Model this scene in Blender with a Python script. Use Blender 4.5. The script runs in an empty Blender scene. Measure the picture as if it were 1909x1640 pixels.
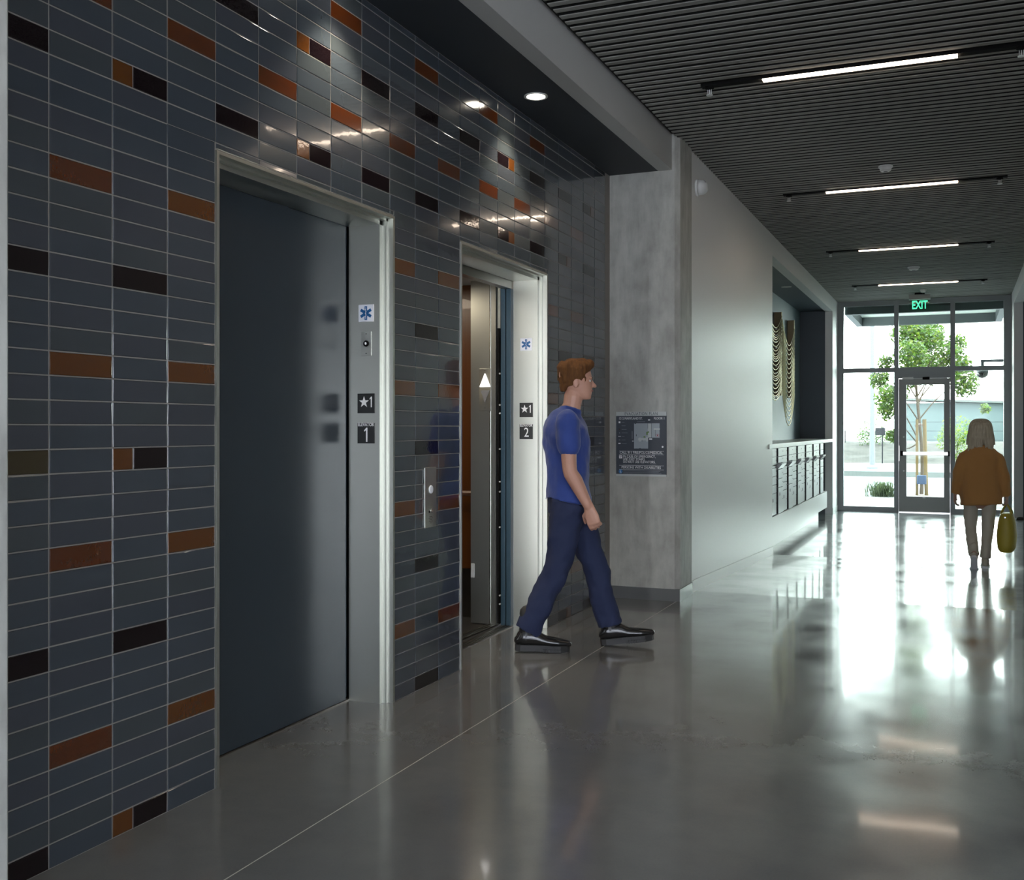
import bpy, bmesh, math, random
from mathutils import Vector, Matrix, Euler, noise
R = math.radians
random.seed(7)
SC = bpy.context.scene
COL = SC.collection
# ------------------------------------------------------------------ camera, sky, light, exposure
cam_d = bpy.data.cameras.new('camera'); cam = bpy.data.objects.new('camera', cam_d); COL.objects.link(cam)
cam_d.sensor_width = 36.0; cam_d.lens = 36.905; cam_d.shift_y = -0.01205; cam_d.clip_end = 600
cam.location = (0, 0, 1.40); cam.rotation_euler = (R(90), 0, R(23.04))
SC.camera = cam
wd = bpy.data.worlds.new('sky'); SC.world = wd; wd.use_nodes = True
_n = wd.node_tree.nodes; _n.clear()
_tc = _n.new('ShaderNodeTexCoord'); _sp = _n.new('ShaderNodeSeparateXYZ'); _cr = _n.new('ShaderNodeValToRGB')
_bg = _n.new('ShaderNodeBackground'); _o = _n.new('ShaderNodeOutputWorld')
_cr.color_ramp.elements[0].position = 0.0; _cr.color_ramp.elements[0].color = (.96, .98, 1, 1)
_cr.color_ramp.elements[1].position = 0.7; _cr.color_ramp.elements[1].color = (.80, .90, 1, 1)
_l = wd.node_tree.links
_l.new(_tc.outputs['Generated'], _sp.inputs[0]); _l.new(_sp.outputs['Z'], _cr.inputs[0])
_l.new(_cr.outputs[0], _bg.inputs['Color']); _l.new(_bg.outputs[0], _o.inputs[0])
_bg.inputs['Strength'].default_value = 3.2
sun_d = bpy.data.lights.new('sun', 'SUN'); sun_d.energy = 1.3; sun_d.angle = R(2); sun_d.color = (1, .97, .9)
sun = bpy.data.objects.new('sun', sun_d); COL.objects.link(sun); sun.rotation_euler = (R(28), R(14), 0)
SC.view_settings.view_transform = 'Standard'; SC.view_settings.look = 'None'
SC.view_settings.gamma = 1; SC.view_settings.use_curve_mapping = False
SC.view_settings.exposure = 2.85
LAMP = 2.6          # linear lamp emission
SPOT = 10.0         # downlight watts
SC.cycles.use_denoising = True
SC.cycles.max_bounces = 8; SC.cycles.diffuse_bounces = 4; SC.cycles.glossy_bounces = 5
SC.cycles.transparent_max_bounces = 12; SC.cycles.sample_clamp_indirect = 6
SC.cycles.caustics_reflective = True; SC.cycles.caustics_refractive = False
SC.cycles.blur_glossy = 0.5

# ------------------------------------------------------------------ materials
def mat(name, col, rough=.5, metal=0, spec=.5, coat=0, coat_r=.03, emit=None, estr=0, bump=None, var=None, rvar=None, aniso=0, sheen=0, trans=0):
    m = bpy.data.materials.new(name); m.use_nodes = True
    nt = m.node_tree; b = nt.nodes['Principled BSDF']
    b.inputs['Base Color'].default_value = (*col, 1); b.inputs['Roughness'].default_value = rough
    b.inputs['Metallic'].default_value = metal; b.inputs['Specular IOR Level'].default_value = spec
    b.inputs['Coat Weight'].default_value = coat; b.inputs['Coat Roughness'].default_value = coat_r
    b.inputs['Anisotropic'].default_value = aniso; b.inputs['Sheen Weight'].default_value = sheen
    if trans: b.inputs['Transmission Weight'].default_value = trans
    if emit: b.inputs['Emission Color'].default_value = (*emit, 1); b.inputs['Emission Strength'].default_value = estr
    def coords(scale):
        tc = nt.nodes.new('ShaderNodeTexCoord'); mp = nt.nodes.new('ShaderNodeMapping')
        mp.inputs['Scale'].default_value = scale if hasattr(scale, '__len__') else (scale,)*3
        nt.links.new(tc.outputs['Object'], mp.inputs[0]); return mp
    def noise_n(scale, detail=3, r=.55):
        mp = coords(scale); n = nt.nodes.new('ShaderNodeTexNoise'); n.inputs['Scale'].default_value = 1
        n.inputs['Detail'].default_value = detail; n.inputs['Roughness'].default_value = r
        nt.links.new(mp.outputs[0], n.inputs[0]); return n
    if var:      # list of (scale, other colour, amount)
        prev = None
        for sc, c2, amt in var:
            n = noise_n(sc, 5, .6); mr = nt.nodes.new('ShaderNodeMapRange')
            mr.inputs[1].default_value = .38; mr.inputs[2].default_value = .66; mr.inputs[4].default_value = amt
            nt.links.new(n.outputs[0], mr.inputs[0])
            mx = nt.nodes.new('ShaderNodeMix'); mx.data_type = 'RGBA'
            nt.links.new(mr.outputs[0], mx.inputs[0])
            if prev: nt.links.new(prev.outputs[2], mx.inputs[6])
            else: mx.inputs[6].default_value = (*col, 1)
            mx.inputs[7].default_value = (*c2, 1); prev = mx
        nt.links.new(prev.outputs[2], b.inputs['Base Color'])
    if rvar:     # (scale, min, max)
        n = noise_n(rvar[0], 4); mr = nt.nodes.new('ShaderNodeMapRange')
        mr.inputs[1].default_value = .35; mr.inputs[2].default_value = .7
        mr.inputs[3].default_value = rvar[1]; mr.inputs[4].default_value = rvar[2]
        nt.links.new(n.outputs[0], mr.inputs[0]); nt.links.new(mr.outputs[0], b.inputs['Roughness'])
    if bump:     # list of (scale, strength, distance)
        prev = None
        for sc, st, di in bump:
            n = noise_n(sc, 2); bp = nt.nodes.new('ShaderNodeBump')
            bp.inputs['Strength'].default_value = st; bp.inputs['Distance'].default_value = di
            nt.links.new(n.outputs[0], bp.inputs['Height'])
            if prev: nt.links.new(prev.outputs[0], bp.inputs['Normal'])
            prev = bp
        nt.links.new(prev.outputs[0], b.inputs['Normal'])
        if coat: nt.links.new(prev.outputs[0], b.inputs['Coat Normal'])
    return m
def glass_mat(name, tint=(.87, .94, .90)):
    m = bpy.data.materials.new(name); m.use_nodes = True; nt = m.node_tree; nt.nodes.clear()
    o = nt.nodes.new('ShaderNodeOutputMaterial'); mx = nt.nodes.new('ShaderNodeMixShader')
    t = nt.nodes.new('ShaderNodeBsdfTransparent'); g = nt.nodes.new('ShaderNodeBsdfGlossy'); f = nt.nodes.new('ShaderNodeFresnel')
    t.inputs[0].default_value = (*tint, 1); g.inputs['Roughness'].default_value = .01; f.inputs[0].default_value = 1.22
    nt.links.new(f.outputs[0], mx.inputs[0]); nt.links.new(t.outputs[0], mx.inputs[1]); nt.links.new(g.outputs[0], mx.inputs[2])
    nt.links.new(mx.outputs[0], o.inputs[0]); return m
GB = [((1.7, 1.7, 1.7), .25, .02)]
TB = [((9, 9, 9), .10, .004), ((40, 40, 40), .05, .001)]
M = dict(
 tile_a=mat('slate_blue_glaze', (.040, .050, .061), .14, coat=.6, coat_r=.04, bump=TB),
 tile_b=mat('slate_grey_glaze', (.042, .051, .057), .16, coat=.6, coat_r=.04, bump=TB),
 tile_c=mat('slate_violet_glaze', (.042, .048, .059), .13, coat=.6, coat_r=.04, bump=TB),
 tile_o=mat('amber_glaze', (.085, .027, .0035), .12, coat=.7, coat_r=.03, bump=[((60,)*3, .12, .002)], var=[((3, 3, 9), (.072, .022, .003), .3)]),
 tile_r=mat('rust_glaze', (.070, .017, .0035), .12, coat=.7, coat_r=.03, bump=[((60,)*3, .12, .002)], var=[((3, 3, 9), (.085, .024, .004), .3)]),
 tile_k=mat('black_plum_glaze', (.006, .003, .004), .08, spec=.3, coat=.35, coat_r=.02, bump=[((30,)*3, .2, .002)]),
 tile_br=mat('olive_brown_glaze', (.035, .026, .010), .14, coat=.6, bump=TB),
 grout=mat('grout', (.21, .195, .175), .8),
 white=mat('white_paint', (.76, .77, .76), .42, bump=[((300,)*3, .05, .001)]),
 greyp=mat('grey_paint', (.40, .405, .39), .45),
 basegrey=mat('rubber_base_grey', (.085, .09, .09), .35),
 navy=mat('navy_soffit_paint', (.018, .024, .032), .6),
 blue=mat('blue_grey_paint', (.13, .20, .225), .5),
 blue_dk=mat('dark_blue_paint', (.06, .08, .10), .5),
 conc=mat('board_concrete', (.34, .345, .315), .55, var=[((6, 6, 1.6), (.48, .49, .45), .85), ((20, 20, 3), (.25, .25, .23), .6), ((2.2, 2.2, 1.3), (.27, .26, .235), .6), ((7, 7, 5), (.54, .55, .51), .45)], bump=[((30, 30, 8), .25, .004), ((140,)*3, .15, .002)]),
 floor=mat('polished_concrete', (.150, .158, .162), .14, spec=.75, coat=.45, coat_r=.06, var=[((1.1,)*3, (.168, .170, .168), .8), ((6,)*3, (.125, .132, .135), .5), ((120,)*3, (.19, .185, .175), .25)], rvar=((2.2,)*3, .14, .27), bump=[((1.3, 1.3, 1.3), .12, .012)]),
 joint=mat('joint_sealant', (.42, .40, .36), .6),
 steel=mat('brushed_steel', (.53, .54, .49), .36, metal=1, aniso=.5, bump=[((300, 300, 6), .06, .001)]),
 steel_br=mat('bright_steel', (.72, .72, .68), .20, metal=1),
 steel_dk=mat('dark_steel', (.20, .19, .17), .3, metal=1),
 door=mat('satin_blue_grey_door', (.030, .041, .050), .24, metal=.1, spec=.5, bump=[((60, 60, 3), .05, .002)]),
 edge_blue=mat('blue_door_edge', (.035, .075, .105), .4),
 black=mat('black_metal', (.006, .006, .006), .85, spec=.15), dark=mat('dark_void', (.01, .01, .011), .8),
 slat=mat('charcoal_slat', (.26, .26, .237), .75, var=[((3, 60, 60), (.14, .14, .125), .5)]),
 slatback_shade=mat('black_backing_and_side_shade', (.006, .006, .006), .9),
 lamp=mat('linear_lamp', (1, 1, 1), .5, emit=(1, .80, .62), estr=LAMP),
 lampoff=mat('pale_lens', (.55, .56, .52), .4),
 spot=mat('downlight_lens', (1, 1, 1), .5, emit=(1, .90, .74), estr=5),
 wood=mat('red_brown_wood', (.10, .033, .007), .3, var=[((60, 60, 2), (.075, .023, .005), .7)], coat=.3),
 wood2=mat('handrail_wood', (.12, .055, .03), .4),
 arrow=mat('lit_arrow', (1, 1, 1), .5, emit=(1, .97, .95), estr=.6),
 plastic=mat('white_plastic', (.62, .63, .61), .4), grey=mat('grey_plastic', (.25, .25, .25), .5),
 signw=mat('white_sign', (.78, .80, .84), .5), signk=mat('black_sign', (.015, .017, .018), .5),
 signb=mat('star_blue', (.01, .11, .30), .5), ink=mat('sign_white_ink', (.80, .81, .82), .5),
 navysign=mat('slate_sign', (.018, .027, .042), .45), silver=mat('silver_band', (.46, .50, .49), .5),
 planp=mat('plan_grey', (.30, .34, .37), .5), pland=mat('plan_dark', (.03, .035, .04), .5), inkdim=mat('dim_ink', (.14, .16, .18), .5),
 green=mat('green_mark', (.10, .20, .04), .5), red=mat('red_mark', (.25, .02, .02), .5), lblue=mat('access_blue', (.02, .14, .36), .5),
 alu=mat('dark_bronze_aluminium', (.17, .185, .185), .42, metal=.2), alu_l=mat('grey_door_aluminium', (.23, .24, .225), .45, metal=.2),
 glass=glass_mat('clear_glass'), glass2=glass_mat('lobby_glass', (.62, .63, .66)), exitg=mat('exit_green', (.05, .5, .3), .5, emit=(.05, .62, .28), estr=.32),
 acryl=glass_mat('exit_acrylic', (.80, .97, .88)),
 brass=mat('pale_brass', (.62, .55, .33), .32, metal=.9), brass_d=mat('aged_brass', (.20, .16, .09), .4, metal=.7),
 mailf=mat('mailbox_enamel', (.20, .215, .205), .35, metal=.5), mailk=mat('mailbox_dark', (.02, .022, .022), .5),
 counter=mat('pale_counter', (.62, .64, .62), .3),
 skin=mat('skin', (.50, .27, .19), .5, var=[((9,)*3, (.43, .21, .15), .4)]), skin2=mat('skin_pale', (.42, .25, .19), .5),
 shirt=mat('royal_blue_knit', (.020, .048, .225), .8, sheen=.2, bump=[((14,)*3, .3, .02)]),
 jeans=mat('navy_denim', (.013, .021, .062), .85, bump=[((12, 12, 5), .35, .02), ((400,)*3, .1, .001)]),
 leather=mat('black_leather', (.012, .012, .012), .22, coat=.3), rubber=mat('black_rubber', (.02, .02, .02), .6),
 hair1=mat('brown_hair', (.085, .035, .012), .8, spec=.2, bump=[((200, 200, 20), .5, .004)], var=[((60, 60, 8), (.16, .07, .02), .7)]),
 hair2=mat('grey_blond_hair', (.48, .42, .31), .5, bump=[((220, 220, 12), .6, .004)], var=[((90, 90, 6), (.28, .24, .17), .8)]),
 coat=mat('caramel_jacket', (.40, .20, .06), .9, sheen=.2, bump=[((10, 10, 6), .35, .02)]),
 beige=mat('beige_trousers', (.48, .45, .37), .85, bump=[((12, 12, 5), .3, .02)]),
 shoe2=mat('cream_leather', (.50, .46, .38), .5), bag=mat('mustard_leather', (.36, .29, .025), .5, bump=[((14,)*3, .2, .01)]),
 eye_w=mat('eye_white', (.7, .7, .68), .3), eye_d=mat('iris_dark', (.03, .02, .015), .2), lip=mat('lip', (.33, .12, .10), .5),
 bark=mat('bark', (.04, .03, .02), .9), stake=mat('pale_stake_wood', (.07, .048, .02), .8), strap=mat('rubber_strap', (.04, .018, .01), .8),
 leaf=mat('fresh_leaf', (.036, .068, .012), .6), leaf2=mat('yellow_green_leaf', (.068, .090, .016), .6), leaf3=mat('grey_green_leaf', (.036, .048, .030), .7),
 road=mat('pale_asphalt', (.11, .11, .125), .9), pave=mat('pale_pavement', (.12, .113, .108), .9), curb=mat('curb_concrete', (.055, .06, .058), .9),
 dirt=mat('dry_earth', (.030, .027, .024), .95, var=[((1.5,)*3, (.015, .014, .013), .9), ((5,)*3, (.042, .038, .033), .5)]),
 field=mat('pale_field', (.09, .088, .08), .95), fence=mat('fence_wire', (.012, .012, .014), .7), pole=mat('galvanised_pole', (.05, .055, .065), .6),
 reflection_block=mat('pale_blue_reflection', (.05, .064, .066), .8), vehicle=mat('white_vehicle_paint', (.1, .1, .1), .4), bluebox=mat('blue_plastic', (.004, .02, .055), .6),
 canopy=mat('canopy_metal', (.07, .078, .085), .5, metal=.3), soffit=mat('canopy_soffit', (.50, .56, .53), .6), mulch=mat('mulch', (.10, .08, .07), .95),
)
for k in ('road', 'pave', 'curb', 'dirt', 'field', 'mulch', 'fence', 'bark', 'stake', 'reflection_block'): M[k].node_tree.nodes['Principled BSDF'].inputs['Specular IOR Level'].default_value = .08
for k in ('leaf', 'leaf2', 'leaf3'):      # leaves let light through
    nt = M[k].node_tree; b = nt.nodes['Principled BSDF']; out = nt.nodes['Material Output']
    t = nt.nodes.new('ShaderNodeBsdfTranslucent'); c = b.inputs['Base Color'].default_value
    t.inputs[0].default_value = (min(1, c[0]*1.6), min(1, c[1]*1.6), c[2], 1); mx = nt.nodes.new('ShaderNodeMixShader'); mx.inputs[0].default_value = .5
    nt.links.new(b.outputs[0], mx.inputs[1]); nt.links.new(t.outputs[0], mx.inputs[2]); nt.links.new(mx.outputs[0], out.inputs[0])

# ------------------------------------------------------------------ mesh builder
class MB:
    def __init__(s): s.v = []; s.f = []; s.m = []; s.mats = []
    def mi(s, m):
        if m not in s.mats: s.mats.append(m)
        return s.mats.index(m)
    def add(s, vs, fs, m=None):
        o = len(s.v); s.v += [tuple(v) for v in vs]; s.f += [tuple(i+o for i in f) for f in fs]
        k = s.mi(m) if m else 0; s.m += [k]*len(fs)
    def box(s, a, b, m=None, bev=0):
        x0, x1 = sorted((a[0], b[0])); y0, y1 = sorted((a[1], b[1])); z0, z1 = sorted((a[2], b[2]))
        if bev:
            e = min(bev, (x1-x0)*.45, (y1-y0)*.45, (z1-z0)*.45)
            bm = bmesh.new(); bmesh.ops.create_cube(bm, size=1)
            for v in bm.verts: v.co = Vector(((x0+x1)/2+v.co.x*(x1-x0), (y0+y1)/2+v.co.y*(y1-y0), (z0+z1)/2+v.co.z*(z1-z0)))
            bmesh.ops.bevel(bm, geom=bm.edges[:], offset=e, segments=2, affect='EDGES', profile=.5)
            bm.verts.index_update(); s.add([v.co[:] for v in bm.verts], [[v.index for v in f.verts] for f in bm.faces], m); bm.free(); return s
        vs = [(x, y, z) for z in (z0, z1) for y in (y0, y1) for x in (x0, x1)]
        s.add(vs, [(0, 2, 3, 1), (4, 5, 7, 6), (0, 1, 5, 4), (2, 6, 7, 3), (0, 4, 6, 2), (1, 3, 7, 5)], m); return s
    def prism(s, poly, fn, t0, t1, m=None):
        """poly of 2-D points swept from t0 to t1; fn(u, v, t) -> xyz"""
        n = len(poly); vs = [fn(u, v, t0) for u, v in poly]+[fn(u, v, t1) for u, v in poly]
        fs = [tuple(range(n))[::-1], tuple(range(n, 2*n))]+[(i, (i+1) % n, n+(i+1) % n, n+i) for i in range(n)]
        s.add(vs, fs, m); return s
    def loft(s, pts, rad, ref=(1, 0, 0), seg=14, m=None, cap=True, sub=0, power=2):
        """elliptical rings along pts; rad = r or (r along ref, r across)"""
        P = [Vector(p) for p in pts]; Rr = [(r, r) if not hasattr(r, '__len__') else tuple(r) for r in rad]
        if sub:
            NP, NR = [], []
            for i in range(len(P)-1):
                p0, p1, p2, p3 = P[max(i-1, 0)], P[i], P[i+1], P[min(i+2, len(P)-1)]
                for k in range(sub):
                    t = k/sub; f = t*t*(3-2*t)*.5+t*.5
                    NP.append(.5*((2*p1)+(-p0+p2)*t+(2*p0-5*p1+4*p2-p3)*t*t+(-p0+3*p1-3*p2+p3)*t**3))
                    NR.append(tuple(Rr[i][j]*(1-f)+Rr[i+1][j]*f for j in (0, 1)))
            P = NP+[P[-1]]; Rr = NR+[Rr[-1]]
        rings = []
        for i, p in enumerate(P):
            t = (P[min(i+1, len(P)-1)]-P[max(i-1, 0)]).normalized()
            a = Vector(ref); a = (a-t*a.dot(t))
            a = a.normalized() if a.length > 1e-4 else t.orthogonal().normalized()
            b = t.cross(a)
            rings.append((p, t, a, b, Rr[i]))
        if cap:
            def capped(r, sg):
                p, t, a, b, (ra, rb) = r; q = min(ra, rb)
                return [(p+t*sg*q*h, t, a, b, (ra*k, rb*k)) for h, k in ((.5, .866), (.85, .5), (.98, .18))]
            rings = capped(rings[0], -1)[::-1]+rings+capped(rings[-1], 1)
        vs = []
        for p, t, a, b, (ra, rb) in rings:
            for k in range(seg):
                th = 2*math.pi*k/seg; c_, s_ = math.cos(th), math.sin(th)
                if power != 2: c_ = math.copysign(abs(c_)**(2/power), c_); s_ = math.copysign(abs(s_)**(2/power), s_)
                vs.append(p+a*ra*c_+b*rb*s_)
        fs = [(i*seg+k, i*seg+(k+1) % seg, (i+1)*seg+(k+1) % seg, (i+1)*seg+k) for i in range(len(rings)-1) for k in range(seg)]
        fs += [tuple(range(seg))[::-1], tuple((len(rings)-1)*seg+k for k in range(seg))]
        s.add(vs, fs, m); return s
    def tube(s, a, b, r, seg=12, m=None, r2=None):
        return s.loft([a, b], [r, r if r2 is None else r2], seg=seg, m=m, cap=False, ref=(0.13, .97, .2))
    def ell(s, c, r, seg=16, m=None):
        c = Vector(c); n = 10; pts = []; rad = []; vs = []
        for i in range(1, n):
            th = math.pi*i/n
            for k in range(seg):
                ph = 2*math.pi*k/seg
                vs.append((c.x+r[0]*math.sin(th)*math.cos(ph), c.y+r[1]*math.sin(th)*math.sin(ph), c.z-r[2]*math.cos(th)))
        fs = [(i*seg+k, i*seg+(k+1) % seg, (i+1)*seg+(k+1) % seg, (i+1)*seg+k) for i in range(n-2) for k in range(seg)]
        vs += [(c.x, c.y, c.z-r[2]), (c.x, c.y, c.z+r[2])]; q = len(vs)
        fs += [(q-2, (k+1) % seg, k) for k in range(seg)]+[(q-1, (n-2)*seg+k, (n-2)*seg+(k+1) % seg) for k in range(seg)]
        s.add(vs, fs, m); return s
    def lathe(s, prof, c=(0, 0, 0), seg=28, m=None):
        c = Vector(c); vs = [(c.x+r*math.cos(2*math.pi*k/seg), c.y+r*math.sin(2*math.pi*k/seg), c.z+z) for r, z in prof for k in range(seg)]
        fs = [(i*seg+k, i*seg+(k+1) % seg, (i+1)*seg+(k+1) % seg, (i+1)*seg+k) for i in range(len(prof)-1) for k in range(seg)]
        fs += [tuple(range(seg))[::-1], tuple((len(prof)-1)*seg+k for k in range(seg))]
        s.add(vs, fs, m); return s
    def quad(s, *p, m=None): s.add(p, [tuple(range(len(p)))], m); return s
    def build(s, name, m=None, parent=None, loc=(0, 0, 0), rot=(0, 0, 0), smooth=False, **kw):
        me = bpy.data.meshes.new(name); me.from_pydata(s.v, [], s.f)
        ms = s.mats if s.mats else [m]
        for k in ms: me.materials.append(M[k] if isinstance(k, str) else k)
        me.polygons.foreach_set('material_index', s.m)
        bm = bmesh.new(); bm.from_mesh(me); bmesh.ops.recalc_face_normals(bm, faces=bm.faces); bm.to_mesh(me); bm.free()
        if smooth: me.polygons.foreach_set('use_smooth', [True]*len(me.polygons))
        me.update()
        o = bpy.data.objects.new(name, me); COL.objects.link(o); o.location = loc; o.rotation_euler = rot
        if parent: o.parent = parent
        tag(o, **kw); return o
def tag(o, label=None, cat=None, group=None, kind=None):
    if label: o['label'] = label
    if cat: o['category'] = cat
    if group: o['group'] = group
    if kind: o['kind'] = kind
    return o
def thing(name, label, cat, loc=(0, 0, 0), rot=(0, 0, 0), group=None):
    o = bpy.data.objects.new(name, None); COL.objects.link(o); o.location = loc; o.rotation_euler = rot
    o.empty_display_size = .1
    return tag(o, label, cat, group)
def struct(mb, name, m=None, **k): return mb.build(name, m, kind='structure', **k)
def copy_tree(o, parent=None, loc=None, label=None):
    c = o.copy(); COL.objects.link(c)
    if parent: c.parent = parent
    if loc is not None: c.location = loc
    if label: c['label'] = label
    for ch in list(o.children): copy_tree(ch, c)
    return c
def text(name, body, size, m, parent, loc, w=None, align='CENTER', rot=(0, 0, 0), weight=0, depth=.0004, sx=1, space=1):
    cu = bpy.data.curves.new(name, 'FONT'); cu.body = body; cu.size = size; cu.align_x = align; cu.align_y = 'CENTER'
    cu.extrude = depth; cu.offset = weight; cu.space_character = space; cu.resolution_u = 3
    o = bpy.data.objects.new(name, cu); COL.objects.link(o)
    bpy.context.view_layer.update()
    me = bpy.data.meshes.new_from_object(o.evaluated_get(bpy.context.evaluated_depsgraph_get()))
    bpy.data.objects.remove(o); bpy.data.curves.remove(cu)
    xs = [v.co.x for v in me.vertices]
    if w and xs:
        cw = max(xs)-min(xs); sx = w/cw
    for v in me.vertices: v.co.x *= sx
    me.materials.clear(); me.materials.append(M[m])
    q = bpy.data.objects.new(name, me); COL.objects.link(q); q.parent = parent; q.location = loc; q.rotation_euler = rot
    return q

# ------------------------------------------------------------------ dimensions
XT = -2.65            # tiled wall
XC = -2.08            # corridor left face
XR = .86              # corridor right face
YC0, YC1 = 8.30, 8.73 # far concrete column
YA0, YA1 = 12.97, 19.6  # mailbox alcove
YS = 20.5             # storefront
ZB = 3.48             # bulkhead underside
ZC = 3.74             # slat underside
E1 = (3.295, 4.690); E2 = (5.465, 6.860); ZE = 2.475
def zf(y): return 0 if y < 8.9 else (-.145*(y-8.9)/4.1 if y < 13 else -.145)
# ------------------------------------------------------------------ floor
b = MB(); ys = [-6.2, 8.9, 13.0, 20.62]
for i in range(3):
    y0, y1 = ys[i], ys[i+1]; x0, x1 = (-2.884 if i == 0 else -2.9), 6.2
    b.add([(x0, y0, zf(y0)), (x1, y0, zf(y0)), (x1, y1, zf(y1)), (x0, y1, zf(y1)), (x0, y0, -.5), (x1, y0, -.5), (x1, y1, -.5), (x0, y1, -.5)],
          [(0, 1, 2, 3), (4, 7, 6, 5), (0, 4, 5, 1), (2, 6, 7, 3), (0, 3, 7, 4), (1, 5, 6, 2)])
struct(b, 'floor', 'floor')
b = MB(); b.box((-2.0935, -6, -.002), (-2.0895, YC0, .0006)); struct(b, 'trim_1', 'joint')
# ------------------------------------------------------------------ tiled wall
PY, PZ, Y0 = .2705, .0783, 2.486
hot = {}
def setp(k, cols, rows):
    for c in cols:
        for r in rows: hot[(c, r)] = k
setp('O', range(1, 20, 2), (4, 12, 20, 28, 36)); setp('K', range(0, 21, 4), (0, 8, 16, 24, 33, 39)); setp('K', range(10, 21, 2), (0, 8, 16, 24, 33, 39))
for c in (2, 6): setp('M', (c,), (0, 16, 33, 39)); setp('K', (c,), (8, 24))
hot[(6, 39)] = 'M'; hot.pop((2, 39)); hot[(2, 39)] = 'K'
for c in (7, 10, 13, 16, 1): hot[(c, 42)] = 'O'
hot[(0, 16)] = 'B'; hot[(14, 39)] = 'N'; hot[(14, 33)] = 'N'; hot[(18, 33)] = 'N'; hot[(20, 39)] = 'N'; hot[(18, 0)] = 'N'
b = MB(); G = .0048; TT = .008
def slab(y0, y1, z0, z1, m):
    """one glazed tile: pillowed edge, face very slightly out of true"""
    if y1-y0 < .012 or z1-z0 < .012: return
    e = .0025; a1, a2, a3 = (random.gauss(0, .00035) for _ in range(3))
    def fx(y, z): return XT+a1*(1 if y > (y0+y1)/2 else -1)+a2*(1 if z > (z0+z1)/2 else -1)
    vs = [(XT-TT, y0, z0), (XT-TT, y1, z0), (XT-TT, y1, z1), (XT-TT, y0, z1)]
    for ins, dx in ((0, -.0016), (e*.45, -.0004), (e, 0)):
        for (y, z) in ((y0+ins, z0+ins), (y1-ins, z0+ins), (y1-ins, z1-ins), (y0+ins, z1-ins)): vs.append((fx(y, z)+dx, y, z))
    fs = [(12, 13, 14, 15)]
    for r in range(3):
        for k in range(4): fs.append((r*4+k, r*4+(k+1) % 4, r*4+4+(k+1) % 4, r*4+4+k))
    b.add(vs, fs, m)
def tile(y0, y1, z0, z1, k):
    y0 = max(y0, 1.80); y1 = min(y1, YC0-.001); z1 = min(z1, ZB)
    if y1 <= y0 or z1 <= z0: return
    pieces = [(y0, y1, k)]
    for (ea, eb) in (E1, E2):
        if z1 <= ZE+.006: 
            nxt = []
            for (a, c, kk) in pieces:
                if c <= ea or a >= eb: nxt.append((a, c, kk))
                else:
                    if a < ea: nxt.append((a, ea-.002, kk))
                    if c > eb: nxt.append((eb+.002, c, kk))
            pieces = nxt
    for (a, c, kk) in pieces:
        zz0 = z0
        if z0 < ZE+.006 < z1 and any(a < eb and c > ea for ea, eb in (E1, E2)):
            for (ea, eb) in (E1, E2):      # the part of this tile beside the opening
                if a < ea < c: slab(a, ea-G, z0, z1, kk); a = ea
                if a < eb < c: slab(eb+G, c, z0, z1, kk); c = eb
            zz0 = ZE+.006
        if c-a > .01: slab(a+G/2, c-G/2, zz0+G/2, z1-G/2, kk)
for c in range(-3, 22):
    for r in range(0, 45):
        ya, yb = Y0+(c-1)*PY, Y0+c*PY; za, zb = r*PZ, (r+1)*PZ
        k = hot.get((c, r)); 
        if k in ('M', 'N'):
            fr = .36 if k == 'M' else .66; ym = ya+fr*PY
            tile(ya, ym, za, zb, 'tile_o' if k == 'M' else 'tile_k'); tile(ym, yb, za, zb, 'tile_k' if k == 'M' else 'tile_o')
        else:
            mm = {'O': random.choice(('tile_o', 'tile_o', 'tile_r')) if r < 32 else 'tile_r', 'K': 'tile_k', 'B': 'tile_br'}.get(k) or random.choice(('tile_a', 'tile_a', 'tile_b', 'tile_c'))
            tile(ya, yb, za, zb, mm)
XG = XT-.0028   # grout bed
for (ya, yb, za, zb) in ((1.7, E1[0], 0, ZB), (E1[0], E1[1], ZE, ZB), (E1[1], E2[0], 0, ZB), (E2[0], E2[1], ZE, ZB), (E2[1], YC0, 0, ZB)):
    b.box((XG, ya, za), (XT-.14, yb, zb), m='grout')
struct(b, 'wall_left')
# dark reveal hiding wall core behind the entrances and above
b = MB()
for (ya, yb) in ((-6, E1[0]-.05), (E1[1]+.05, E2[0]-.25), (E2[1]+.55, YC0)): b.box((-2.80, ya, 0), (-2.99, yb, 3.7))
for (ya, yb) in (E1, E2): b.box((-2.80, ya-.25, ZE+.05), (-2.99, yb+.6, 3.7))
struct(b, 'trim_2', 'dark')
# near concrete column, far concrete column
def column(y0, y1, ch, front):
    b = MB(); x0, x1 = XT-.1, XC+.012
    if front: poly = [(x0, y0), (x1-ch, y0), (x1, y0+ch), (x1, y1), (x0, y1)]
    else: poly = [(x0, y0), (x1, y0), (x1, y1-.02), (x1-.02, y1), (x0, y1)]
    b.prism(poly, lambda u, v, t: (u, v, t), 0, 3.85); return b
tag(struct(column(.95, 1.835, .04, False), 'concrete_column', 'conc'), 'pale bare concrete column at the left edge of the photo beside the tiles')
tag(struct(column(YC0, YC1, .038, True), 'concrete_column', 'conc'), 'mottled bare concrete column carrying the evacuation plan')
b = MB(); x0, x1 = XT+.001, XC+.02
b.prism([(x0, YC0-.01), (x1, YC0-.01), (x1, YC1), (x0, YC1)], lambda u, v, t: (u, v, t), 0, .098)
struct(b, 'baseboard_column', 'basegrey')
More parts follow.
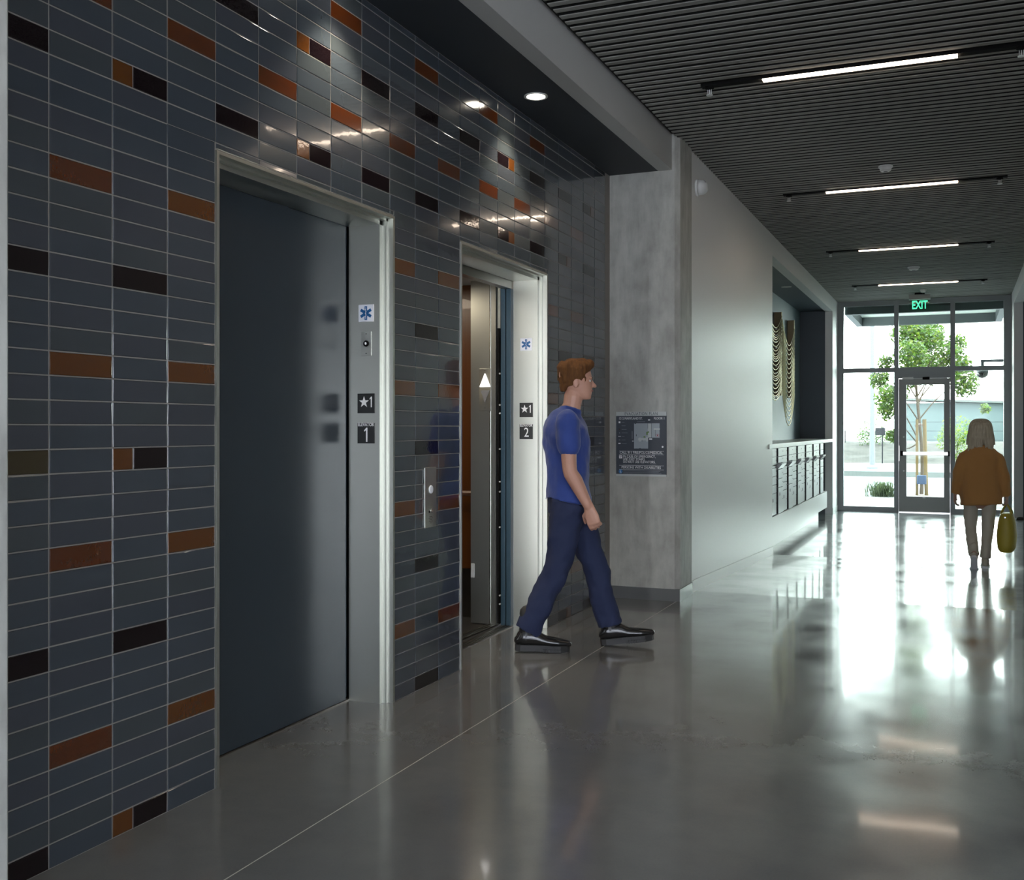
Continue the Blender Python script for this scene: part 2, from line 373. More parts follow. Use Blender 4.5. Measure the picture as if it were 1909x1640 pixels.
# bulkhead over the elevators and navy soffit
b = MB(); b.box((-2.24, -6, ZB), (-2.128, YC0, 3.85)); struct(b, 'trim_3', 'greyp')
b = MB(); b.box((XT-.02, -6, ZB+.001), (-2.24, YC0, ZB+.12)); struct(b, 'ceiling_soffit', 'navy')
b = MB(); b.box((-2.128, -6, ZC+.03), (-2.09, YC0, 3.85)); struct(b, 'trim_4', 'slatback_shade')
# white wall, alcove header, pilaster
for bx in (((XC-.13, YC1, -.3), (XC, YA0, 3.85)), ((XC-.13, YA0, ZB+.01), (XC, YA1, 3.85)), ((XC-.13, YA1, -.3), (XC, YS+.1, 3.85)), ((XT-.2, YC1, -.3), (XC-.13, YA0-.36, 3.85))):
    b = MB(); b.box(*bx); struct(b, 'wall_left', 'white')
b = MB(); b.box((XC, YC1, 0), (XC+.006, 8.9, .10))
b.prism([(8.9, 0), (13.0, -.145), (13.0, -.045), (8.9, .10)], lambda u, v, t: (t, u, v), XC, XC+.006)
b.box((XC, 12.97, -.145), (XC+.006, 12.971, -.045))
b.box((XC, YA1, -.145), (XC+.006, YS-.06, -.045)); struct(b, 'baseboard_left', 'white')
b = MB(); b.box((XT, YA0-.3, -.3), (XT-.15, YA1+.1, 3.6)); b.box((XT, YA0-.35, -.3), (XC-.13, YA0-.3, 3.6)); struct(b, 'wall_alcove', 'blue')
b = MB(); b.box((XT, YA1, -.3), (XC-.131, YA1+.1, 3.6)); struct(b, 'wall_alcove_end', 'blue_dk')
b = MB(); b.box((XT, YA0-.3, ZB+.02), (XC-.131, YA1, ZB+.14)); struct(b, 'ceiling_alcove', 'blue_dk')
# right wall with an opening, lobby shell behind the camera
b = MB()
b.box((XR, 4.0, -.3), (XR+.14, 14.6, 3.85)); b.box((XR, 14.6, 3.50), (XR+.14, 19.6, 3.85)); b.box((XR, 19.6, -.3), (XR+.14, YS+.1, 3.85))
struct(b, 'wall_right', 'white')
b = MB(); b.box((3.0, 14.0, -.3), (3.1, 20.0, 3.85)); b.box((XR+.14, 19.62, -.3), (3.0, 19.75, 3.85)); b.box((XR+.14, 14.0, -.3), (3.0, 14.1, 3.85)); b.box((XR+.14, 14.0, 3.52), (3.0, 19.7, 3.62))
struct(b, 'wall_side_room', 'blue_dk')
b = MB(); b.box((6.1, -6.2, 0), (6.2, 4.1, .15)); b.box((6.1, -6.2, 2.7), (6.2, 4.1, 3.85)); b.box((6.1, -1.1, 0), (6.2, 4.1, 3.85)); b.box((XR, 4.0, 0), (6.2, 4.1, 3.85)); b.box((-2.8, -6.2, 0), (XT, 1.0, 3.85))
b.box((-2.8, -6.3, 0), (6.2, -6.2, .15)); b.box((-2.8, -6.3, 2.7), (6.2, -6.2, 3.85)); struct(b, 'wall_lobby', 'white')
b = MB()
for x in (-2.65, -.5, 1.7, 3.9, 6.05): b.box((x-.03, -6.3, .15), (x+.03, -6.2, 2.7))
for y in (-6.1, -3.6, -1.14): b.box((6.1, y-.03, .15), (6.2, y+.03, 2.7))
w2 = struct(b, 'unseen_window', 'alu')  # unseen lobby windows, sized and tinted to bring in light from behind
b = MB(); b.box((-2.65, -6.255, .15), (6.1, -6.247, 2.7)); b.build('pane', 'glass2', w2)
b = MB(); b.box((6.146, -6.1, .15), (6.154, -1.1, 2.7)); b.build('pane', 'glass2', w2)
b = MB(); b.box((XR, -6.2, 3.72), (6.2, 4.1, 3.8)); struct(b, 'ceiling_lobby', 'white')
b = MB(); b.box((-6, -6.4, 3.86), (6.4, 20.62, 4.3)); b.box((-6, -6.3, -.5), (-5.9, 20.6, 3.86)); struct(b, 'roof', 'white')  # unseen roof slab, put in to keep the sun off the inside
b = MB(); b.box((XC, 20.41, 3.742), (XR, YS+.1, 3.85)); struct(b, 'trim_5', 'white')
# ------------------------------------------------------------------ slat ceiling
b = MB(); P = .0935; y = -3.0; k = 0
while y < 20.38:
    w, ch = .054, .0045
    dz = random.uniform(-.0012, .0012)
    poly = [(y, ZC+ch+dz), (y+ch*.6, ZC+ch*.3+dz), (y+ch*1.8, ZC+dz), (y+w-ch*1.8, ZC+dz), (y+w-ch*.6, ZC+ch*.3+dz), (y+w, ZC+ch+dz)]
    b.prism(poly, lambda u, v, t: (t, u, v), -2.092, XR-.002, m='slat')
    b.box((-2.092, y+.0005, ZC+ch+dz), (XR-.002, y+w-.0005, ZC+.045), m='slatback_shade'); y += P  # slat sides painted black, standing for their shade and the dark gaps
b.box((-2.128, -3.2, ZC+.045), (XR, 20.40, ZC+.06), m='slatback_shade')
struct(b, 'ceiling')

# ------------------------------------------------------------------ linear lamps with sprinklers, detectors
XL0, XL1 = -1.205, -.005
for i, yl in enumerate((3.46, 7.13, 10.78, 14.50, 18.15)):
    nm = ('', 'nearest glowing linear lamp in the slatted ceiling', 'second glowing linear lamp, between the first lamp and the third', 'third glowing linear lamp, past the ceiling disc', 'farthest and smallest glowing linear lamp, before the entrance')[i]
    if i == 0: nm = 'glowing linear lamp in the ceiling beside the first elevator'
    t = thing('linear_lamp', nm, 'ceiling light', (0, yl, ZC-.012), group='linear lamps across the slatted ceiling')
    b = MB(); b.box((-1.62, -.032, 0), (.42, .032, .03)); b.build('housing', 'black', t)
    b = MB(); b.box((XL0, -.028, -.008), (XL1, .028, .004)); b.build('diffuser', 'lamp', t)
    if i == 0: continue
    for s_, xs in (('left', -1.565), ('right', .355)):
        o = thing('sprinkler', 'small metal pendent sprinkler at the %s end of the %s' % (s_, ('', 'nearest linear lamp', 'second linear lamp', 'third linear lamp', 'farthest linear lamp')[i]), 'sprinkler', (xs, yl, ZC-.012), group='sprinklers at the lamp ends')
        b = MB(); b.lathe([(.030, 0), (.030, -.012), (.012, -.014), (.012, -.02)]); b.build('escutcheon', 'black', o, smooth=False)
        b = MB(); b.tube((-.012, 0, -.018), (-.012, 0, -.052), .0025); b.tube((.012, 0, -.018), (.012, 0, -.052), .0025); b.tube((0, 0, -.018), (0, 0, -.05), .004)
        b.build('frame', 'plastic', o); b = MB(); b.lathe([(.004, -.05), (.022, -.054), (.022, -.058), (.004, -.058)]); b.build('deflector', 'plastic', o)
for nm, x, y, r in (('round ceiling detector between the first and second lamps', -.60, 9.95, .062), ('round ceiling detector between the third and fourth lamps', -.60, 16.35, .085), ('small ceiling detector just above the exit sign', -.55, 19.1, .055)):
    o = thing('smoke_detector', nm, 'detector', (x, y, ZC), group='ceiling detectors')
    b = MB(); b.lathe([(r, 0), (r, -.014), (r*.9, -.018)]); b.build('base', 'plastic', o)
    b = MB(); b.lathe([(r*.8, -.018), (r*.78, -.04), (r*.6, -.048), (r*.3, -.05)]); c_ = b.build('cover', 'plastic', o)
    b = MB(); b.lathe([(r*.3, -.0495), (r*.28, -.056), (r*.1, -.058)]); b.build('sensor', 'grey', c_)
# wall sensor dome
o = thing('dome_camera', 'white dome camera high on the white wall beside the concrete column', 'camera', (XC, 8.97, 3.47), (0, R(90), 0))
b = MB(); b.lathe([(.072, 0), (.072, .015), (.066, .02)]); b.build('base', 'plastic', o)
b = MB(); b.lathe([(.066, .02), (.063, .05), (.052, .075), (.03, .092), (.012, .096)]); b.build('housing', 'plastic', o, smooth=True)
b = MB(); b.lathe([(.016, 0), (.016, .004), (.010, .004), (.010, .008)]); q = b.build('lens', 'grey', o, loc=(-.045, -.02, .072), rot=(0, R(-40), 0))
# ------------------------------------------------------------------ downlights
def downlight(x, y, z, lab, on=True, grp=None):
    o = thing('downlight', lab, 'ceiling light', (x, y, z), group=grp)
    b = MB(); b.lathe([(.075, .0), (.075, -.006), (.060, -.006), (.055, .0)]); b.build('trim_ring', 'plastic', o)
    b = MB(); b.lathe([(.056, -.002), (.03, -.003), (.001, -.003)]); b.build('lens', 'spot' if on else 'lampoff', o)
    if on:
        d = bpy.data.lights.new('downlight_beam', 'SPOT'); d.energy = SPOT; d.color = (1, .87, .68); d.spot_size = R(95); d.spot_blend = .6; d.shadow_soft_size = .04
        l = bpy.data.objects.new('downlight_beam', d); COL.objects.link(l); l.parent = o; l.location = (0, 0, -.02)
    return o
downlight(-2.44, 6.12, ZB, 'lit round downlight in the navy soffit above the elevators')
downlight(-2.44, 4.12, ZB, 'lit round downlight in the navy soffit above the first elevator')
downlight(-2.36, 16.0, ZB+.02, 'pale round downlight in the alcove ceiling, nearer the door', False)
downlight(-2.36, 14.1, ZB+.02, 'pale round downlight in the alcove ceiling, half hidden by the white wall', False)

# ------------------------------------------------------------------ elevator entrances
def star_poly(n, r0, r1, ph=90): return [((r0 if i % 2 == 0 else r1)*math.cos(R(ph+i*180/n)), (r0 if i % 2 == 0 else r1)*math.sin(R(ph+i*180/n))) for i in range(2*n)]
def flat(b, poly, z0, z1, m=None): return b.prism(poly, lambda u, v, t: (u, v, t), z0, z1, m)
def entrance(E, label):
    y0, y1 = E; t = thing('elevator_entrance', label, 'elevator', (XT, (y0+y1)/2, 0)); w = (y1-y0)/2
    # frame cross-section: outer lip, stepped recess, face, deep return (s = inward from outer edge, d = depth)
    prof = [(0, -.006), (.016, -.006), (.016, .026), (.030, .026), (.030, .05), (.056, .05), (.056, .232), (.046, .232), (.046, .07), (0, .07)]
    for sg in (-1, 1):
        b = MB(); b.prism(prof, lambda u, v, tt: (-v, sg*(w-u), tt), 0, ZE-.0)
        b.build('jamb', 'steel', t)
    b = MB(); b.prism([(u*.8, v) for u, v in prof], lambda u, v, tt: (-v, tt, ZE-u), -w+.0165, w-.0165); b.build('header', 'steel', t)
    b = MB(); zt = ZE-.045
    b.box((-.232, -w+.05, .0), (-.31, w-.05, .006)); 
    for k in range(3): b.box((-.240-k*.022, -w+.05, .006), (-.250-k*.022, w-.05, .009))
    b.build('sill', 'steel_dk', t)
    return t, w
t1, w1 = entrance(E1, 'left steel-framed elevator entrance with its blue-grey door closed')
b = MB(); b.box((-.236, -w1+.03, .008), (-.266, w1-.078, ZE-.03)); b.build('door_panel', 'door', t1)
b = MB(); b.box((-.262, w1-.09, .008), (-.29, w1-.03, ZE-.03)); b.build('rear_door_panel', 'edge_blue', t1)
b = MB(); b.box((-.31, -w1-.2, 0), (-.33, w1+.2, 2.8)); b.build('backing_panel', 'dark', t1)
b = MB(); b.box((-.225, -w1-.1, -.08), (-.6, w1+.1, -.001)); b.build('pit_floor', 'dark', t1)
t2, w2_ = entrance(E2, 'right steel-framed elevator entrance standing open')
b = MB()
b.box((-.240, w2_-.088, .01), (-.275, w2_-.012, ZE-.03), bev=.002); b.box((-.282, w2_-.092, .01), (-.315, w2_-.012, ZE-.03), bev=.002); b.build('open_door_panel', 'edge_blue', t2)
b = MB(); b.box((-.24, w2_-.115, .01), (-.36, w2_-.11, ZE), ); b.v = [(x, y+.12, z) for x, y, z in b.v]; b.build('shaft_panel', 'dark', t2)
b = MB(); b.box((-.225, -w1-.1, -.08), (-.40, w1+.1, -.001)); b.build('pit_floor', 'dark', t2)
b = MB(); b.box((-.238, -w2_-.02, ZE-.10), (-.30, w2_+.02, ZE+.1)); b.build('door_track', 'steel_dk', t2)
# safety edge with small rollers and bolts
b = MB(); b.box((-.322, w2_-.10, .02), (-.338, w2_-.075, 2.1)); se = b.build('safety_edge', 'black', t2)
for z in (.16, .22, .7, .95, 1.02, 1.25, 1.5, 1.56, 1.78):
    b = MB(); b.tube((-.318, w2_-.104, z), (-.318, w2_-.09, z), .006); b.build('bolt', 'plastic', se)
# elevator car behind the open entrance
car = thing('elevator_car', 'elevator car standing behind the open doors, wood panelled with steel front', 'elevator car', (XT-.36, (E2[0]+E2[1])/2, 0))
cw = .86
b = MB(); b.box((0, -cw-.1, -.05), (-1.8, cw+.1, .0)); b.build('car_floor', 'rubber', car)
b = MB(); b.box((0, -.70, -.002), (-.07, .70, .006)); b.box((-.02, -.7, .006), (-.03, .7, .009)); b.box((-.045, -.7, .006), (-.055, .7, .009)); b.build('sill', 'steel_dk', car)
b = MB(); b.box((0, -cw, 2.45), (-1.8, cw, 2.5)); b.build('car_ceiling', 'steel', car)
b = MB(); b.box((-.002, .625, .006), (-.035, .66, 2.45)); b.box((-.035, .632, .006), (-.20, .80, 2.45)); fr = b.build('front_return', 'steel', car)
b = MB(); b.box((-.045, .627, .006), (-.052, .632, 2.45)); b.build('edge_strip', 'steel_br', fr)
b = MB(); b.box((-.002, -.63, .006), (-.035, -.66, 2.45)); b.box((-.035, -.632, .006), (-.20, -.80, 2.45)); b.build('front_return', 'steel', car)
b = MB()
for k in range(3): b.box((-.21-.53*k, cw-.03, .36), (-.73-.53*k, cw, 2.45), bev=.004)
b.build('wood_panel', 'wood', car)
b = MB()
for k in range(3): b.box((-1.77, -cw+.03+k*.56, .36), (-1.8, -cw+.57+k*.56, 2.45), bev=.004)
b.build('wood_panel', 'wood', car)
b = MB(); b.box((-.2, cw-.012, 0), (-1.8, cw+.02, .37)); b.box((-1.78, -cw, 0), (-1.81, cw, .37)); b.box((-.2, -cw, 0), (-1.8, -cw-.03, 2.45)); b.build('kick_plate', 'steel_dk', car)
b = MB(); b.tube((-.25, cw-.09, .92), (-1.7, cw-.09, .92), .02); b.tube((-.4, cw-.09, .92), (-.4, cw-.02, .92), .01); b.tube((-1.5, cw-.09, .92), (-1.5, cw-.02, .92), .01); b.build('handrail', 'wood2', car)
b = MB(); b.box((-.17, .622, .33), (-.195, .632, .43), bev=.002); b.build('tag', 'plastic', car)
ln = thing('elevator_lantern', 'lantern plate with white lit up arrow and unlit down arrow inside the open elevator', 'indicator light', (XT-.36-.085, (E2[0]+E2[1])/2+.6315, 1.67), (R(90), 0, 0))
b = MB(); b.box((-.046, -.15, 0), (.046, .15, .006), bev=.002); b.build('plate', 'steel', ln)
b = MB(); flat(b, [(-.040, .02), (.040, .02), (0, .115)], .006, .012); b.build('up_arrow', 'arrow', ln)
b = MB(); flat(b, [(-.034, -.005), (.034, -.005), (0, -.095)], .006, .010); b.build('down_arrow', 'grey', ln)
for zz in (.135, -.13):
    b = MB(); b.lathe([(.003, .006), (.003, .008)], c=(0, zz, 0)); b.build('screw', 'steel_dk', ln)
d = bpy.data.lights.new('car_lamp', 'AREA'); d.energy = 2; d.size = .6; d.color = (1, .85, .65); l = bpy.data.objects.new('car_lamp', d); COL.objects.link(l); l.parent = car; l.location = (-.9, 0, 2.42)
b = MB(); b.box((-.75, -.15, 2.435), (-1.05, .15, 2.449)); b.build('ceiling_lamp', 'lampoff', car)
b = MB(); b.box((-2.99, E2[0]-.3, -.2), (-2.995, E2[0]-.27, 2.8)); 
# signs on the jamb returns (face -Y)
def plate(nm, lab, cat, x, y, z, w, h, m, grp=None, bev=.001):
    o = thing(nm, lab, cat, (x, y, z), (R(90), 0, 0), grp)
    b = MB(); b.box((-w/2, -h/2, 0), (w/2, h/2, .004), bev=bev); b.build('plate', m, o); return o
for E, no, nm in ((E1, '1', 'left'), (E2, '2', 'right')):
    yj = E[1]-.056; xc = -2.778 if no == '1' else -2.785
    o = plate('medical_sign', 'white square sign with a blue six-pointed medical star on the %s elevator jamb' % nm, 'sign', xc, yj, 1.983, .088, .088, 'signw')
    b = MB()
    for a in (0, 60, 120):
        c_, s_ = math.cos(R(a)), math.sin(R(a)); pp = [(-.0075, -.035), (.0075, -.035), (.0075, .035), (-.0075, .035)]
        flat(b, [(x*c_-y*s_, x*s_+y*c_) for x, y in pp], .004, .0048+a*1e-6)
    st = b.build('star', 'signb', o)
    b = MB(); b.box((-.0012, -.03, .0049), (.0012, .03, .0055)); 
    for k in range(5): b.box((-.0045+.003*(k % 2)*2, -.02+k*.009, .0049), (.0005+.003*(k % 2), -.0165+k*.009, .0056))
    b.build('serpent_staff', 'ink', st)
    if no == '1':
        o = plate('key_switch', 'small steel key switch plate below the medical star on the left elevator jamb', 'switch', xc+.002, yj, 1.828, .058, .124, 'steel')
        b = MB(); b.lathe([(.016, .004), (.016, .008), (.011, .009), (.011, .006)]); b.build('key_lock', 'black', o)
        b = MB(); b.lathe([(.008, .006), (.007, .011)]); b.box((-.0012, -.006, .011), (.0012, .006, .012)); b.build('key_barrel', 'steel_br', o)
        for zz in (.05, -.05):
            b = MB(); b.lathe([(.003, .004), (.003, .006)], c=(0, zz, 0)); b.build('screw', 'black', o)
    o = plate('floor_sign', 'black square sign with white star and numeral 1 on the %s elevator jamb' % nm, 'sign', xc, yj, 1.524, .100, .100, 'signk')
    b = MB(); flat(b, [(x-.011, y+.006) for x, y in star_poly(5, .030, .0118)], .004, .0052); b.build('star', 'ink', o)
    b = MB(); flat(b, [(.029, -.020), (.036, -.020), (.036, .034), (.031, .034), (.022, .024), (.022, .019), (.029, .024)], .004, .0052); b.build('numeral', 'ink', o)
    o = plate('elevator_number_sign', 'black square sign reading elevator %s on the %s elevator jamb' % (no, nm), 'sign', xc, yj, 1.372, .100, .104, 'signk')
    text('lettering', 'ELEVATOR', .0235, 'ink', o, (0, .043, .0045), w=.094, weight=.0004)
    if no == '2': text('numeral', no, .092, 'ink', o, (.003, -.008, .0045), w=.034, weight=.0004)
    else: b = MB(); flat(b, [(.001, -.044), (.009, -.044), (.009, .028), (.003, .028), (-.010, .014), (-.010, .008), (.001, .015)], .004, .0052); b.build('numeral', 'ink', o)
# call station between the elevators
o = thing('call_button_station', 'tall steel call button plate on the tiles between the elevators', 'call button', (XT+.001, 5.085, 1.021), (R(90), 0, R(90)))
b = MB(); b.box((-.068, -.163, 0), (.068, .163, .006), bev=.002); b.build('plate', 'steel', o)
b = MB(); b.lathe([(.022, .006), (.022, .010), (.018, .012), (.001, .0125)], c=(0, .043, 0)); b.build('button', 'signw', o)
b = MB(); b.lathe([(.012, .006), (.012, .010), (.008, .012)], c=(.010, -.073, 0)); b.build('key_lock', 'steel_br', o)
b = MB(); b.lathe([(.007, .006), (.007, .008)], c=(-.018, -.077, 0)); b.build('key_hole', 'black', o)
b = MB()
for k, ww in enumerate((.036, .05, .03, .046, .02)): b.box((-ww/2, -.103-k*.0085, .006), (ww/2, -.106-k*.0085, .0065))
b.build('fine_print', 'steel_dk', o)

# ------------------------------------------------------------------ evacuation plan sign
SW, SH = .424, .527
o = thing('evacuation_sign', 'dark evacuation plan sign with a floor map on the concrete column', 'sign', (-2.383, YC0, 1.2665), (R(90), 0, 0))
b = MB(); b.box((-SW/2, -SH/2, 0), (SW/2, SH/2, .006)); b.build('panel', 'navysign', o)
def s2(x, y): return ((x-.5)*SW, (.5-y)*SH)     # fractions of the sign, y down
def rect(b, x0, y0, x1, y1, z=.0066, m=None):
    a = s2(x0, y0); c = s2(x1, y1); b.box((a[0], a[1], .005), (c[0], c[1], z), m=m)
for y0_, y1_ in ((0, .065), (.968, 1)):
    b = MB(); rect(b, 0, y0_, 1, y1_, .008); b.build('band', 'silver', o)
def tx(nm, s, x, y, h, w, m='ink', al='CENTER', sp=1):
    p = s2(x, y); return text(nm, s, h, m, o, (p[0], p[1], .0085 if y < .07 else .0068), w=w*SW, align=al, weight=0, space=sp)
tx('lettering', 'EVACUATION PLAN', .5, .033, .034, .65, 'navysign', sp=1.15)
tx('lettering', '1212 MARYLAND ST.', .05, .105, .028, .47, al='LEFT'); tx('lettering', 'FLOOR 1', .86, .105, .028, .20)
tx('lettering', 'CALL 911 FIRE/POLICE/MEDICAL', .5, .635, .029, .85)
tx('lettering', 'IN CASE OF EMERGENCY,', .14, .695, .028, .64, al='LEFT'); tx('lettering', 'USE EXIT STAIRS.', .14, .737, .028, .44, al='LEFT')
tx('lettering', 'DO NOT USE ELEVATORS.', .14, .780, .028, .64, al='LEFT'); tx('lettering', 'PERSONS WITH DISABILITIES', .5, .865, .029, .78)
def mark(nm, m, *rs):
    b = MB()
    for r_ in rs: rect(b, *r_[:4], r_[4] if len(r_) > 4 else .0066, m=r_[5] if len(r_) > 5 else m)
    return b.build(nm, None, o)
for yy in (.608, .662, .832, .895): mark('rule', 'ink', (.06, yy, .95, yy+.003))
for yy, x1 in ((.818, .8), (.914, .88), (.932, .85), (.948, .9)): mark('fine_print', 'inkdim', (.14, yy, x1, yy+.007))
for k in range(7): mark('legend_entry', 'inkdim', (.11, .16+k*.055, .17+.02*((k*5) % 4), .167+k*.055))
mark('street_name', 'inkdim', (.42, .150, .58, .158)); mark('street_name', 'inkdim', (.315, .30, .33, .42))
b = MB(); rect(b, .36, .18, .64, .57, .0068, 'planp'); rect(b, .64, .18, .865, .40, .0068, 'planp')
rect(b, .635, .185, .70, .40, .0072, 'silver'); rect(b, .44, .41, .64, .445, .0072, 'silver'); rect(b, .46, .40, .50, .46, .0073, 'silver'); rect(b, .60, .39, .64, .46, .0073, 'silver'); rect(b, .75, .255, .87, .28, .0073, 'silver')
for (x0, y0, x1, y1) in ((.64, .12, .68, .135), (.66, .415, .72, .43), (.325, .45, .35, .46), (.70, .18, .706, .40), (.632, .18, .637, .26), (.40, .35, .412, .38), (.37, .18, .40, .19), (.46, .565, .5, .575), (.78, .28, .785, .38), (.52, .435, .525, .46)):
    rect(b, x0, y0, x1, y1, .0076, 'pland' if x1-x0 < .015 or y0 > .5 or y0 == .18 else 'ink')
rect(b, .605, .31, .635, .36, .0078, 'green'); rect(b, .63, .305, .66, .325, .0078, 'green'); rect(b, .55, .38, .585, .40, .0076, 'green')
for (x0, y0, x1, y1) in ((.79, .345, .86, .349), (.79, .385, .86, .389), (.79, .345, .794, .389), (.856, .345, .86, .389), (.815, .355, .835, .375)): rect(b, x0, y0, x1, y1, .0078, 'red')
b.build('floor_map', None, o)
for k, (sx, sy) in enumerate(((.034, .028), (.0, .0), (.022, .02), (.02, .018), (.05, .008), (.03, .014), (.042, .016))):
    if sx: mark('legend_symbol', ('ink', 'ink', 'strap', 'inkdim', 'ink', 'inkdim', 'ink')[k], (.068-sx/2, .163+k*.055-sy/2, .068+sx/2, .163+k*.055+sy/2, .007))
p = s2(.925, .542); b = MB(); b.lathe([(.0075, .006), (.0075, .0072)], c=(p[0], p[1], 0)); b.build('compass', 'ink', o)
mark('stairs_symbol', 'ink', (.06, .68, .122, .725, .0072), (.072, .69, .08, .715, .0078, 'navysign'), (.09, .69, .098, .715, .0078, 'navysign'), (.104, .69, .110, .705, .0078, 'navysign'))
p = s2(.090, .93); b = MB(); b.lathe([(.0165, .006), (.0165, .0072)], c=(p[0], p[1], 0), m='lblue')
rect(b, .082, .912, .09, .94, .0078, 'ink'); rect(b, .082, .935, .102, .941, .0078, 'ink'); rect(b, .096, .935, .102, .952, .0078, 'ink')
b.build('wheelchair_symbol', None, o)

# ------------------------------------------------------------------ mailbox alcove
b = MB(); b.box((XT+.001, YA0-.29, 1.145), (XC+.015, YA1-.001, 1.20), bev=.004)
b.build('countertop', 'counter', label='long pale countertop over the mailboxes in the alcove', cat='countertop')
b = MB(); b.box((XT+.001, YA0-.29, .03), (XC-.002, 18.75, .31)); b.box((XT+.001, YA0-.29, -.145), (XC-.14, 18.7, .03)); b.build('base_cabinet', 'white', label='white plinth panel under the mailboxes, raised above the floor', cat='plinth')
def mailbox(parent, wide):
    cwid = wide/2-.012
    for ci in range(2):
        ya = .006+ci*wide/2; yb = ya+cwid-.038
        zs = [.83, .72, .615, .585, .48, .375, .27, 0] if ci == 0 else [.83, .72, .64, .56, .44, .33, .0]
        for j in range(len(zs)-1):
            b = MB(); h0, h1 = zs[j+1]+.004, zs[j]-.004; out = .014 if ci == 0 else .030
            if ci == 1 and j == 2:   # outgoing mail flap, tilted lip
                b.prism([(0, h0), (.024, h0), (.075, h1-.012), (.075, h1), (0, h1)], lambda u, v, t: (u, t, v), ya, yb)
                f_ = b.build('mail_slot', 'mailf', parent)
                continue
            b.box((0, ya, h0), (out-.004, yb, h1), m='mailk'); b.box((out-.004, ya+.002, h0), (out, yb, h1), m='mailf', bev=.0015)
            f_ = b.build('compartment_door', 'mailf', parent)
            b = MB(); b.tube((out-.001, yb-.05, (h0+h1)/2+.01), (out+.006, yb-.05, (h0+h1)/2+.01), .007)
            b.build('lock', 'steel_br', f_)
            if j == len(zs)-2:
                b = MB(); b.box((out, ya+.10, h1-.10), (out+.001, ya+.12, h1-.06)); b.box((out, ya+.13, h1-.10), (out+.001, ya+.15, h1-.06)); b.build('marking', 'mailk', f_)
names = ('nearest the white wall', 'second from the white wall', 'third from the white wall', 'fourth from the white wall', 'fifth from the white wall', 'last one, nearest the entrance')
W = .875; first = None
for i in range(6):
    loc = (XC-.03, YA0+.02+i*W, .315)
    if i == 0:
        first = thing('mailbox_cabinet', 'grey double column mailbox cabinet, '+names[i], 'mailbox', loc, group='mailbox cabinets in the alcove')
        b = MB(); b.box((-.40, 0, 0), (0, W-.004, .828)); b.build('body', 'mailk', first); mailbox(first, W)
    else: copy_tree(first, loc=loc, label='grey double column mailbox cabinet, '+names[i])
# brass art with hanging chains
art = thing('wall_sculpture', 'brass wall sculpture of upright boards and swooping chains above the mailboxes', 'wall art', (XT, 16.7, 1.9))
YB = (-1.33, 0, 1.36)
for y in YB:
    b = MB(); b.box((0.001, y-.012, 0), (.11, y+.012, 1.30), bev=.003); br = b.build('board', 'brass_d', art)
    b = MB(); b.box((.11, y-.014, -.002), (.118, y+.014, 1.302)); b.build('front_edge', 'brass', br)
def chain(y0, z0, y1, z1, sag, x=.122, r=.006):
    pts = []
    for k in range(25):
        t = k/24; pts.append((x, y0+(y1-y0)*t, z0+(z1-z0)*t-sag*4*t*(1-t)+.0))
    b = MB(); b.loft(pts, [r]*25, seg=5, cap=False, m='brass')
    for k in (6, 12, 18): b.ell(pts[k], (.010, .010, .010), seg=6, m='brass')
    return b
for k in range(24): chain(YB[0]+.01, 1.20-k*.048, YB[1]-.01, 1.24-k*.048, .22+.02*math.sin(k)).build('chain', None, art, smooth=True)
for k in range(18): chain(YB[1]+.01, 1.18-k*.064, YB[2]-.01, 1.16-k*.064, .34+.012*k).build('chain', None, art, smooth=True)
for k in range(12):
    b = MB(); b.ell((.135, -.66, .98-k*.094), (.018, .03, .012), seg=8); b.build('bead', 'plastic', art)

# ------------------------------------------------------------------ storefront, door, exit sign
ZF = -.145
XS = dict(l=-2.08, m1=(-1.085, -1.01), m2=(-.135, -.055), r=XR)
def fr(b, x0, x1, z0, z1, y0=YS-.07, y1=YS+.07): b.box((x0, y0, z0), (x1, y1, z1))
ZH = 3.74; ZT0, ZT1 = 2.42, 2.50
b = MB()
fr(b, -2.08, -1.975, ZF, ZH); fr(b, .735, XR, ZF, ZH); fr(b, -1.975, .735, ZH-.09, ZH)
fr(b, *XS['m1'], ZF, ZH-.09); fr(b, *XS['m2'], ZF, ZH-.09)
fr(b, -1.975, XS['m1'][0], ZT0, ZT1); fr(b, XS['m1'][1], XS['m2'][0], 2.30, ZT1); fr(b, XS['m2'][1], .735, ZT0, ZT1)
fr(b, -1.975, XS['m1'][0], ZF, ZF+.09); fr(b, XS['m2'][1], .735, ZF, ZF+.09)
win = struct(b, 'window_1', 'alu')
for (x0, x1, z0, z1) in ((-1.975, XS['m1'][0], ZF+.09, ZT0), (-1.975, XS['m1'][0], ZT1, ZH-.09), (XS['m1'][1], XS['m2'][0], ZT1, ZH-.09), (XS['m2'][1], .735, ZT1, ZH-.09), (XS['m2'][1], .735, ZF+.09, ZT0)):
    b = MB(); b.box((x0, YS-.004, z0), (x1, YS+.004, z1)); b.build('pane', 'glass', win)
dx0, dx1 = XS['m1'][1]+.005, XS['m2'][0]-.005; dz1 = 2.29
b = MB(); y0, y1 = YS-.03, YS+.03
b.box((dx0, y0, ZF+.015), (dx0+.13, y1, dz1)); b.box((dx1-.10, y0, ZF+.015), (dx1, y1, dz1)); b.box((dx0+.13, y0, dz1-.11), (dx1-.10, y1, dz1)); b.box((dx0+.13, y0, ZF+.015), (dx1-.10, y1, ZF+.29))
dr = struct(b, 'door_1', 'alu_l')
b = MB(); b.box((dx0+.13, YS-.004, ZF+.29), (dx1-.10, YS+.004, dz1-.11)); b.build('pane', 'glass', dr)
zb = .93
